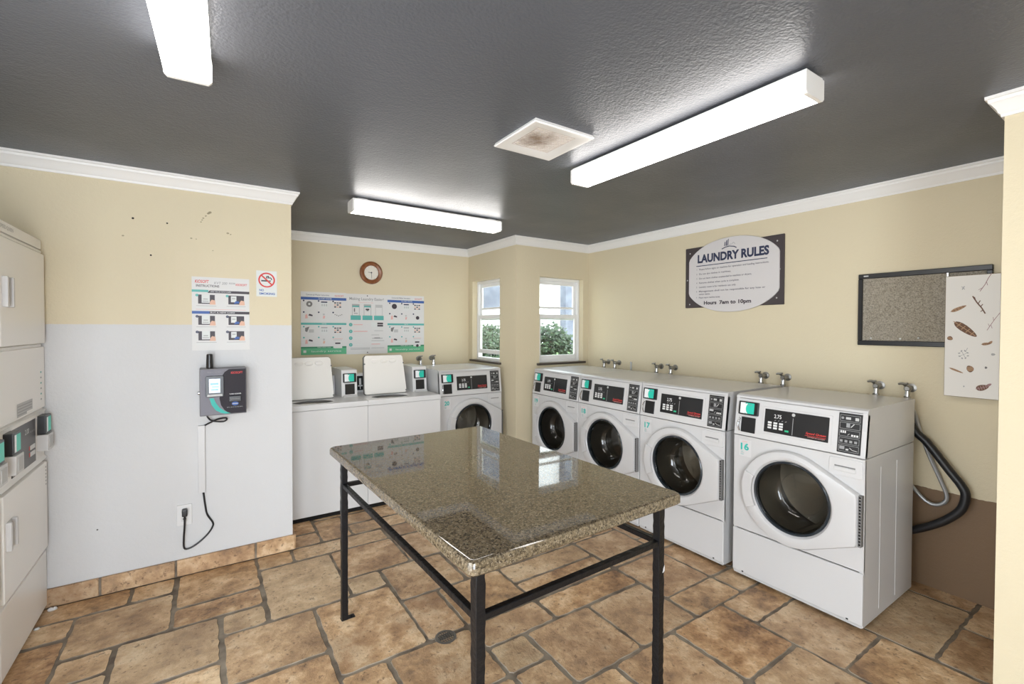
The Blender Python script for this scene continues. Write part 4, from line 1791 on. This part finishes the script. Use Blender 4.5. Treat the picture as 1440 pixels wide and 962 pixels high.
def program_poster(name, x0, w, label, front_load):
    b = MB()
    b.M = front((x0, YB, 1.245))
    H_ = .610
    b.box(0, w, 0, H_, 0, .006, M_PAPER)
    z = .0066
    b.text('Commercial Washer Instructions', .022, w * .36, H_ - .030, z, M_NAVY, 0, w * .50)
    b.text('KIOSOFT', .024, w * .84, H_ - .034, z, M_RED, .0, w * .20)
    b.rect(0, w, H_ - .078, H_ - .052, z, M_BLUE)
    b.text('TO START WASHER', .020, w * .52, H_ - .065, z + .0004, M_INK, 0, w * .30)
    b.rect(0, w, .290, .310, z, M_TEALD)
    b.text('DRYER', .016, w * .5, .300, z + .0004, M_INK, 0, w * .10)
    b.rect(0, w, .0, .062, z, M_GRN2)
    b.rect(0, w * .70, .062, .078, z, M_GRN3)
    b.rect(w * .90, w, .062, .078, z, M_GRN3)
    b.text('NEED HELP? CALL', .014, w * .50, .070, z + .0004, M_PAPER2, 0, w * .30)
    b.rect(w * .05, w * .11, .020, .044, z + .0004, M_PAPER2)
    b.text('laundry service', .024, w * .55, .032, z + .0004, M_PAPER2, 0, w * .66)
    for j, v in enumerate((.460, .350, .210, .105)):
        for i in range(3):
            u = w * (.06 + .32 * i)
            b.disc(u, v + .062, .008, z, M_NAVY if j < 2 else M_TEALD, 10)
            if i == 0 and j == 0:
                b.ring(u + .050, v + .030, .010 if not front_load else .001, .028, z, M_GREY if not front_load else M_PDARK, 18)
            elif i == 0 and j in (1, 3):
                b.flat([(u + .012, v), (u + .036, v + .004), (u + .03, v + .044), (u + .014, v + .036)], z, M_PINK)
                b.flat([(u + .040, v + .030), (u + .078, v + .022), (u + .080, v + .036), (u + .05, v + .046)], z, M_PDARK)
            elif i == 0:
                b.flat([(u + .012, v + .05), (u + .05, v + .062), (u + .03, v + .01), (u + .012, v + .018)], z, M_GREY)
                b.rect(u + .045, u + .09, v + .005, v + .036, z, M_LGREY)
            elif i == 1 and j in (0, 2):
                b.rect(u + .018, u + .086, v + .002, v + .058, z, M_PAPER2)
                b.rect(u + .022, u + .080, v + .046, v + .058, z + .0003, M_TXT if j else M_NAVY)
                for k in range(3):
                    b.rect(u + .026 + k * .02, u + .038 + k * .02, v + .012, v + .034, z + .0003, M_LGREY)
            elif i == 1:
                b.rect(u + .038, u + .056, v + .034, v + .050, z, M_LGREY)
                b.flat([(u + .038, v + .002), (u + .054, v + .002), (u + .060, v + .026), (u + .042, v + .030)], z, M_PINK if j == 1 else M_SKIN)
            elif j in (0, 2):
                for r_ in range(3):
                    for k in range(3):
                        b.rect(u + .010 + k * .024, u + .028 + k * .024, v + .002 + r_ * .020, v + .014 + r_ * .020, z, (M_PDARK, M_SKIN, M_PDARK)[r_] if k != 1 else (M_SKIN, M_PDARK, M_GREY)[r_])
            elif j == 1:
                if front_load:
                    b.disc(u + .048, v + .022, .020, z, M_PDARK, 16)
                else:
                    for k in range(5):
                        b.disc(u + .018 + k * .016, v + .03 - abs(2 - k) * -.006, .005, z, M_GREY, 8)
            else:
                b.rect(u - .005, u + .090, v + .046, v + .050, z, M_PINK)
                b.rect(u + .002, u + .084, v + .034, v + .038, z, M_LGREY)
                b.rect(u + .018, u + .068, v - .004, v + .010, z, M_PDARK)
                if front_load:
                    b.disc(u + .045, v - .036, .016, z + .0008, M_PDARK, 14)
                else:
                    b.rect(u + .01, u + .085, v - .046, v - .020, z + .0004, M_PAPER)
            for k in range(2):
                b.rect(u + .012, u + .086 - k * .02, v - .010 - k * .008, v - .007 - k * .008, z, M_PAPER2)
    return tag(b.build(name, None, False), label, 'poster', 'laundry posters on the back wall')


program_poster('laundry_poster', .756, .420, 'left of the three joined laundry posters, green foot, above the open lids', False)
b = MB()
b.M = front((1.176, YB, 1.239))
b.box(0, .420, 0, .612, 0, .0075, M_PAPER)
z = .008
b.text('Making Laundry Easier!', .040, .205, .562, z, M_DIM, .012, .350)
b.text('Download the app', .016, .195, .527, z, M_PINK, 0, .15)
for k in range(3):
    u = .055 + k * .118
    b.rect(u, u + .075, .390, .508, z, M_TXT if k < 2 else M_LGREY)
    b.rect(u + .005, u + .070, .395, .478, z + .0004, M_PAPER)
    b.rect(u + .004, u + .071, .478, .492, z + .0004, M_TEALD if k < 2 else M_LGREY)
    b.rect(u - .014, u + .088, .348, .394, z + .0008, M_TEALD)
    if k == 0:
        b.rect(u + .018, u + .030, .430, .466, z + .0008, M_GREY)
        b.rect(u + .018, u + .056, .410, .420, z + .0008, M_TXT)
    if k == 1:
        b.rect(u + .018, u + .056, .450, .464, z + .0008, M_PDARK)
        b.rect(u + .028, u + .048, .44, .45, z + .0008, M_GREY)
for k in range(4):
    v = .300 - k * .068
    b.disc(.042, v, .018, z, M_TEALD, 18)
    b.text(str(k + 1), .020, .042, v, z + .0005, M_INK)
    b.rect(.070, .15 + (.06 if k == 1 else .01), v - .004, v + .004, z, M_PAPER2 if k > 1 else M_PINK)
b.rect(.250, .310, .275, .325, z, M_PAPER2)
b.rect(.312, .372, .305, .322, z, M_PDARK)
b.rect(.312, .372, .282, .299, z, M_PDARK)
for v, u0, u1, cm in ((.262, .255, .33, M_PAPER2), (.238, .28, .372, M_LGREY), (.195, .25, .33, M_LGREY), (.160, .258, .368, M_TXT), (.164, .28, .34, M_GREY), (.135, .25, .385, M_LGREY), (.118, .25, .36, M_PAPER2), (.1, .25, .34, M_PINK), (.06, .25, .385, M_LGREY),
                      (.062, .04, .235, M_LGREY), (.050, .04, .235, M_LGREY)):
    b.rect(u0, u1, v - .0035, v + .0035, z, cm)
b.rect(.2445, .2455, .03, .33, z, M_PAPER2)
for v in (.596, .016):
    b.disc(.21, v, .006, z, M_PDARK, 8)
tag(b.build('laundry_poster', None, False), 'middle of the three joined laundry posters, three phone pictures over teal buttons', 'poster', 'laundry posters on the back wall')
program_poster('laundry_poster', 1.596, .410, 'right of the three joined laundry posters, green foot, nearest the window corner', True)

ck = thing('wall_clock', 'round wooden wall clock with cream dial above the posters', 'clock', (1.424, YB, 2.074))


def ck_frame(b):
    b.M = front((0, 0, 0))
    b.lathe([(0.0, .002), (.112, .002), (.117, .012), (.114, .026), (.098, .034), (.078, .028), (.072, .020)], M_WOOD, 48)
    b.M = Matrix.Identity(4)


def ck_dial(b):
    b.M = front((0, 0, 0))
    b.disc(0, 0, .074, .019, M_DIAL, 40)
    for k in range(12):
        a = R(30 * k)
        b.line([(.058 * math.sin(a), .058 * math.cos(a)), (.067 * math.sin(a), .067 * math.cos(a))], .003, .0194, M_TXT)
    b.M = Matrix.Identity(4)


def ck_hand(a, l, w):
    def fn(b):
        b.M = front((0, 0, 0))
        b.line([(-.01 * math.sin(a), -.01 * math.cos(a)), (l * math.sin(a), l * math.cos(a))], w, .022, M_PDARK)
        b.disc(0, 0, .007, .0225, M_PDARK, 12)
        b.M = Matrix.Identity(4)
    return fn


part('frame', ck, 'ck_f', ck_frame, 'turned wooden frame')
part('dial', ck, 'ck_d', ck_dial)
part('hour_hand', ck, 'ck_h', ck_hand(R(275), .034, .004))
part('minute_hand', ck, 'ck_m', ck_hand(R(178), .056, .003))

# ------------------------------------------------------------------ taps (hose valves)


def tap_body(b):
    b.M = front((0, 0, 0))
    b.lathe([(0, 0), (.026, 0), (.026, .005), (.013, .008), (.012, .045), (.017, .050), (.017, .074), (.012, .080), (0, .080)], M_VALVE, 16)
    b.M = Matrix.Identity(4)
    b.tube([(0, -.060, 0), (0, -.066, -.025), (0, -.068, -.070)], [.013, .013, .014], M_CHROME, 12)
    b.tube([(0, -.068, -.045), (0, -.068, -.075)], .018, M_CHROME, 8)


def tap_handle(b):
    d = Vector((-.35, -.70, .62)).normalized()
    p0 = Vector((0, -.062, 0.004))
    b.tube([p0, p0 + d * .036], .007, M_VALVE, 10)
    c = p0 + d * .040
    u = d.cross(Vector((0, 0, 1))).normalized()
    w = d.cross(u).normalized()
    b.tube([c - u * .026 - w * .006, c - u * .014, c, c + u * .014, c + u * .026 + w * .006], [.006, .0075, .0085, .0075, .006], M_VALVE, 8)


def tap(label, loc, rz, group):
    t_ = thing('tap', label, 'tap', loc, rz, group)
    part('valve_body', t_, 'tp_b', tap_body)
    part('handle', t_, 'tp_h', tap_handle)


TG = 'hose taps above the washers on the right wall'
for y, lab in ((3.479, 'left tap of the pair behind the washer under the window'), (3.329, 'right tap of the pair behind the washer under the window'),
               (2.806, 'left tap of the pair behind the number 18 washer'), (2.651, 'right tap of the pair behind the number 18 washer'),
               (1.845, 'left tap of the pair behind the number 17 washer'), (1.687, 'right tap of the pair behind the number 17 washer'),
               (1.134, 'tap on the wall behind the right half of the number 16 washer'), (.980, 'tap at the outer edge of the number 16 washer, feeding the grey hose')):
    tap('small chrome ' + lab, (XR, y, 1.158), R(-90), TG)
tap('metal tap left of its twin on the back wall, near the top-loader', (1.94, YB, 1.172), 0, 'hose taps on the back wall')
tap('metal tap right of its twin on the back wall, behind the front-loader', (2.091, YB, 1.175), 0, 'hose taps on the back wall')
b = MB()
b.tube([(XR - .020, 3.155, .9), (XR - .020, 3.155, 1.168)], .009, M_LGREY, 10)
b.tube([(XR - .020, 3.155, 1.168), (XR - .020, 3.155, 1.178)], .011, M_CHROME, 10)
b.tube([(XR - .020, 3.155, 1.0), (XR, 3.155, 1.0)], .006, M_CHROME, 8)
tag(b.build('stub_pipe'), 'thin grey stub of pipe on the wall between two pairs of taps', 'pipe')

b = MB()
hp = [(3.46, 1.02, 1.02), (3.46, .965, .955), (3.46, .935, .903), (3.46, .883, .851), (3.46, .79, .719), (3.46, .742, .653), (3.46, .722, .602), (3.46, .737, .520), (3.46, .792, .446), (3.46, .861, .385), (3.46, .95, .325), (3.45, 1.05, .28)]
b.tube(hp, .0215, M_RUBBER, 14, 6)
tag(b.build('drain_hose'), 'thick black drain hose bulging out beside the nearest washer', 'hose')
b = MB()
sp = [(3.457, .980, 1.088), (3.462, .966, 1.06), (3.485, .948, 1.0), (3.492, .930, .919), (3.492, .887, .783), (3.492, .836, .654), (3.490, .806, .570), (3.490, .816, .525), (3.490, .857, .500), (3.490, .905, .518), (3.490, .965, .585), (3.49, 1.02, .66)]
b.tube(sp, .0105, M_BRAID, 10, 6)
tag(b.build('supply_hose'), 'thin grey braided hose hanging from the outermost tap', 'hose')

# ------------------------------------------------------------------ right wall signs
RW = lambda y0, z0, n=0.0: M3((0, -1, 0), (0, 0, 1), (-1, 0, 0), (XR - n, y0, z0))
sg = thing('rules_sign', 'laundry rules sign, pale oval on a dark brown board', 'sign', (XR, 2.545, 1.688), R(-90))
SW, SH = .829, .516


def sg_back(b):
    b.M = front((0, 0, 0))
    b.box(0, SW, 0, SH, 0, .014, M_SIGNB, .003, 1)
    for u, v in ((.045, .03), (.045, .47), (SW - .05, .05), (SW - .05, .47), (SW - .03, .26), (.02, .24)):
        b.disc(u, v, .006, .0146, M_LGREY, 10)
    b.M = Matrix.Identity(4)


def sg_oval(b):
    b.M = front((0, 0, 0))
    pts_ = []
    for i in range(72):
        a = 2 * PI * i / 72
        c, s_ = math.cos(a), math.sin(a)
        e = 2.7
        r_ = (abs(c) ** e + abs(s_) ** 2.05) ** -0.42
        x = max(-.380, min(.380, math.copysign(abs(c) ** (2 / 2.15), c) * .425))
        y = math.copysign(abs(s_) ** (2 / 2.15), s_) * .300
        pts_.append((.420 + x, .258 + y))
    b.prism(pts_, .012, .022, M_OVAL, .003)
    b.M = Matrix.Identity(4)


M_RTX = mat('rules_text', (0.17, 0.16, 0.18), 0.6)


def sg_words(b):
    b.M = front((0, 0, 0))
    z = .0226
    b.text('LAUNDRY RULES', .092, .425, .408, z, M_NAVY, .045, .600)
    b.rect(.112, .712, .349, .355, z, M_NAVY)
    lines = ['Please follow signs on machine for operation and loading instructions.', 'Do not dye clothes in machines.', 'Do not leave clothes unattended in machine or dryers.',
             'Remove clothes when cycle is complete.', 'Laundry room is for residents use only.', 'Management shall not be responsible for any loss or', 'Please report machine issues.']
    wd = [.585, .285, .455, .355, .330, .56, .195]
    vv = [.322, .283, .245, .208, .172, .136, .083]
    for k in range(7):
        b.text(str(k + 1), .017, .118, vv[k], z, M_RTX, .015)
        b.text(lines[k], .019, .140, vv[k], z, M_RTX, .022, wd[k], 'L')
    b.text('stolen items.', .019, .140, .112, z, M_RTX, .022, .105, 'L')
    b.text('Hours', .040, .245, .036, z, M_PDARK, .04, .115)
    b.text('7am to 10pm', .040, .460, .036, z, M_PDARK, .04, .265)
    # small building emblem over the title
    b.line([(.345, .468), (.375, .480), (.410, .484), (.450, .476), (.470, .464)], .007, z, M_NAVY)
    b.flat([(.365, .490), (.372, .490), (.376, .520), (.370, .524)], z, M_NAVY)
    b.flat([(.378, .490), (.388, .490), (.392, .536), (.384, .532)], z, M_NAVY)
    b.flat([(.393, .490), (.400, .490), (.404, .545), (.398, .540)], z, M_NAVY)
    b.line([(.408, .492), (.420, .500), (.428, .496)], .004, z, M_TXT)
    b.line([(.430, .498), (.444, .510), (.458, .496)], .004, z, M_TXT)
    b.M = Matrix.Identity(4)


part('backboard', sg, 'sg_b', sg_back)
ov = part('oval_panel', sg, 'sg_o', sg_oval, 'pale rounded panel')
part('lettering', ov, 'sg_w', sg_words, 'dark printed rules and opening hours')

cb = thing('notice_board', 'empty grey cork notice board with black frame', 'notice board', (XR, 1.253, 1.407), R(-90))


def cb_frame(b):
    w, h, f = .611, .452, .030
    b.M = front((0, 0, 0))
    for q in ((0, w, 0, f), (0, w, h - f, h), (0, f * .8, f, h - f), (w - f * .8, w, f, h - f)):
        b.box(q[0], q[1], q[2], q[3], 0, .022, M_BLACK, .003, 1)
    b.rect(.03, .055, h - .018, h - .010, .0226, M_LGREY)
    b.M = Matrix.Identity(4)


def cb_cork(b):
    b.M = front((0, 0, 0))
    b.box(.02, .59, .02, .43, .002, .010, M_CORK)
    b.M = Matrix.Identity(4)


def cb_pin(u, v):
    def fn(b):
        b.M = front((u, 0, v))
        b.lathe([(0.002, .010), (.002, .014), (.005, .016), (.004, .022), (0, .023)], M_INK, 10)
        b.M = Matrix.Identity(4)
    return fn


def cb_lock(b):
    b.M = front((0, 0, 0))
    b.box(.424, .436, .36, .43, .010, .020, M_CHROME, .002, 1)
    b.box(.430, .438, .355, .385, .016, .024, M_BLACK, .002, 1)
    b.M = Matrix.Identity(4)


part('frame', cb, 'cb_f', cb_frame)
part('cork_panel', cb, 'cb_c', cb_cork, 'grey speckled cork')
for k, q in enumerate(((.072, .045), (.220, .044), (.305, .050))):
    part('pin', cb, 'cb_p%d' % k, cb_pin(*q), 'white push pin')
part('latch', cb, 'cb_l', cb_lock, 'metal latch')

cv = thing('canvas_print', 'tall white canvas with printed twigs and seed pods, over the notice board corner', 'canvas picture', (XR - .024, .8235, 1.136), R(-90))


def cv_panel(b):
    w, h = .2195, .670
    b.M = front((0, 0, 0))
    b.box(0, w, 0, h, .0, .028, M_CEDGE, .002, 1)
    b.rect(.002, w - .002, .002, h - .002, .0286, M_CANVAS)
    b.M = Matrix.Identity(4)


def cv_print(b):
    b.M = front((0, 0, 0))
    z = .0290
    f = lambda y, zz: (.8235 - y, zz - 1.136)
    # twigs
    def twig(pts, w, m, br=()):
        pts = [f(*q) for q in pts]
        b.line(pts, w, z, m)
        for q in br:
            b.line([f(*s_) for s_ in q], w * .7, z + .0001, m)
    twig([(.684, 1.714), (.665, 1.750), (.652, 1.785), (.640, 1.808)], .003, M_TWIG3, [((.672, 1.735), (.690, 1.722)), ((.660, 1.765), (.655, 1.745))])
    twig([(.712, 1.690), (.695, 1.655), (.676, 1.625), (.662, 1.594)], .0055, M_TWIG, [((.700, 1.665), (.705, 1.685)), ((.690, 1.648), (.682, 1.665)), ((.680, 1.632), (.672, 1.645)), ((.671, 1.614), (.680, 1.605))])
    twig([(.654, 1.505), (.640, 1.535), (.625, 1.565), (.607, 1.597)], .0025, M_TWIG3, [((.640, 1.535), (.635, 1.515)), ((.630, 1.555), (.632, 1.575)), ((.645, 1.525), (.650, 1.540))])
    twig([(.754, 1.728), (.750, 1.738), (.745, 1.746)], .004, M_TXT, [((.750, 1.738), (.744, 1.728)), ((.750, 1.738), (.757, 1.745))])

    def leafshape(c, l, w, ang, m, m2=None):
        cu, cv_ = f(*c)
        pts = []
        for i in range(18):
            a = 2 * PI * i / 18
            x, y = l / 2 * math.cos(a), w / 2 * math.sin(a) * (1 - .25 * math.cos(a))
            pts.append((cu + x * math.cos(ang) - y * math.sin(ang), cv_ + x * math.sin(ang) + y * math.cos(ang)))
        b.flat(pts, z, m)
        if m2:
            for k in (-.3, -.1, .1, .3):
                q = [(cu + k * l * math.cos(ang) - s_ * w * .35 * math.sin(ang), cv_ + k * l * math.sin(ang) + s_ * w * .35 * math.cos(ang)) for s_ in (-1, 1)]
                b.line(q, w * .12, z + .0002, m2)
            b.line([(cu - l * .55 * math.cos(ang), cv_ - l * .55 * math.sin(ang)), (cu + l * .45 * math.cos(ang), cv_ + l * .45 * math.sin(ang))], w * .10, z + .0003, m2)
    leafshape((.767, 1.624), .070, .018, R(28), M_TWIG2, M_TWIG)
    leafshape((.738, 1.510), .120, .036, R(-42), M_TWIG, M_TWIG2)
    leafshape((.800, 1.459), .024, .022, R(-35), M_TWIG, M_TWIG2)
    leafshape((.656, 1.432), .036, .014, R(10), M_TWIG2, M_TWIG)
    leafshape((.640, 1.440), .020, .012, R(50), M_TWIG2)
    leafshape((.772, 1.281), .062, .010, R(-24), M_TWIG2, M_TWIG)
    leafshape((.716, 1.294), .028, .036, R(15), M_TWIG, M_TWIG2)
    leafshape((.667, 1.197), .052, .030, R(22), M_TWIG, M_TWIG3)
    leafshape((.642, 1.214), .022, .012, R(40), M_TWIG3)
    leafshape((.629, 1.377), .016, .012, 0, M_TXT)
    leafshape((.655, 1.305), .010, .012, 0, M_GREY)
    leafshape((.740, 1.196), .006, .008, 0, M_TXT)
    for k in range(8):
        a = 2 * PI * k / 8 + .3
        c = (.744 + .018 * math.cos(a), 1.371 + .022 * math.sin(a))
        leafshape(c, .010, .006, a, M_TXT)
        if k % 2:
            b.line([f(.744, 1.371), f(*c)], .0018, z, M_TXT)
    b.line([f(.736, 1.385), f(.728, 1.408)], .002, z, M_TXT)
    b.M = Matrix.Identity(4)


part('panel', cv, 'cv_p', cv_panel)
part('print', cv, 'cv_t', cv_print, 'brown printed twigs, leaves and pods')

# ------------------------------------------------------------------ floor bits
dr = thing('floor_drain', 'small round metal drain grate in the floor beside the near table leg', 'drain', (.966, 2.035, 0))


def dr_ring(b):
    b.lathe([(.052, -.003), (.052, .0015), (.046, .003), (.040, .002), (.040, -.003)], mat('drain_metal', (.22, .20, .18), .4, 0.8), 28)


def dr_grate(b):
    b.disc(0, 0, .041, -.0015, M_GAP, 24)
    for k in range(-3, 4):
        l = math.sqrt(max(0, .040 ** 2 - (k * .0115) ** 2))
        for sw in (0, 1):
            a, c = (-l, l), (k * .0115 - .002, k * .0115 + .002)
            (x0, x1), (y0, y1) = (a, c) if sw else (c, a)
            b.box(x0, x1, y0, y1, -.001, .002, mat('drain_metal', (.22, .20, .18), .4, .8))


part('ring', dr, 'dr_r', dr_ring)
part('grate', dr, 'dr_g', dr_grate)


def scrap(label, loc, s_, seed):
    rd = random.Random(seed)
    bm = bmesh.new()
    bmesh.ops.create_icosphere(bm, subdivisions=2, radius=1)
    b = MB()
    b.M = Matrix.Translation(loc)
    vs = [(v.co.x * s_ * rd.uniform(.75, 1.15), v.co.y * s_ * .7 * rd.uniform(.75, 1.15), max(0, (v.co.z * .5 + .42) * s_ * rd.uniform(.7, 1.1))) for v in bm.verts]
    bm.verts.index_update()
    b.add(vs, [[q.index for q in f_.verts] for f_ in bm.faces], M_PAPER)
    bm.free()
    tag(b.build('paper_scrap', None, False), label, 'litter', 'paper scraps by the dryer')


scrap('white crumpled paper scrap on the floor where dryer and skirting meet', (-.690, 3.375, 0), .022, 1)
scrap('tiny white paper scrap at the bottom edge of the dryer', (-.712, 3.20, 0), .013, 2)
part('paint_chip', tb, 't_chip', chip, 'white chipped spot on a leg')
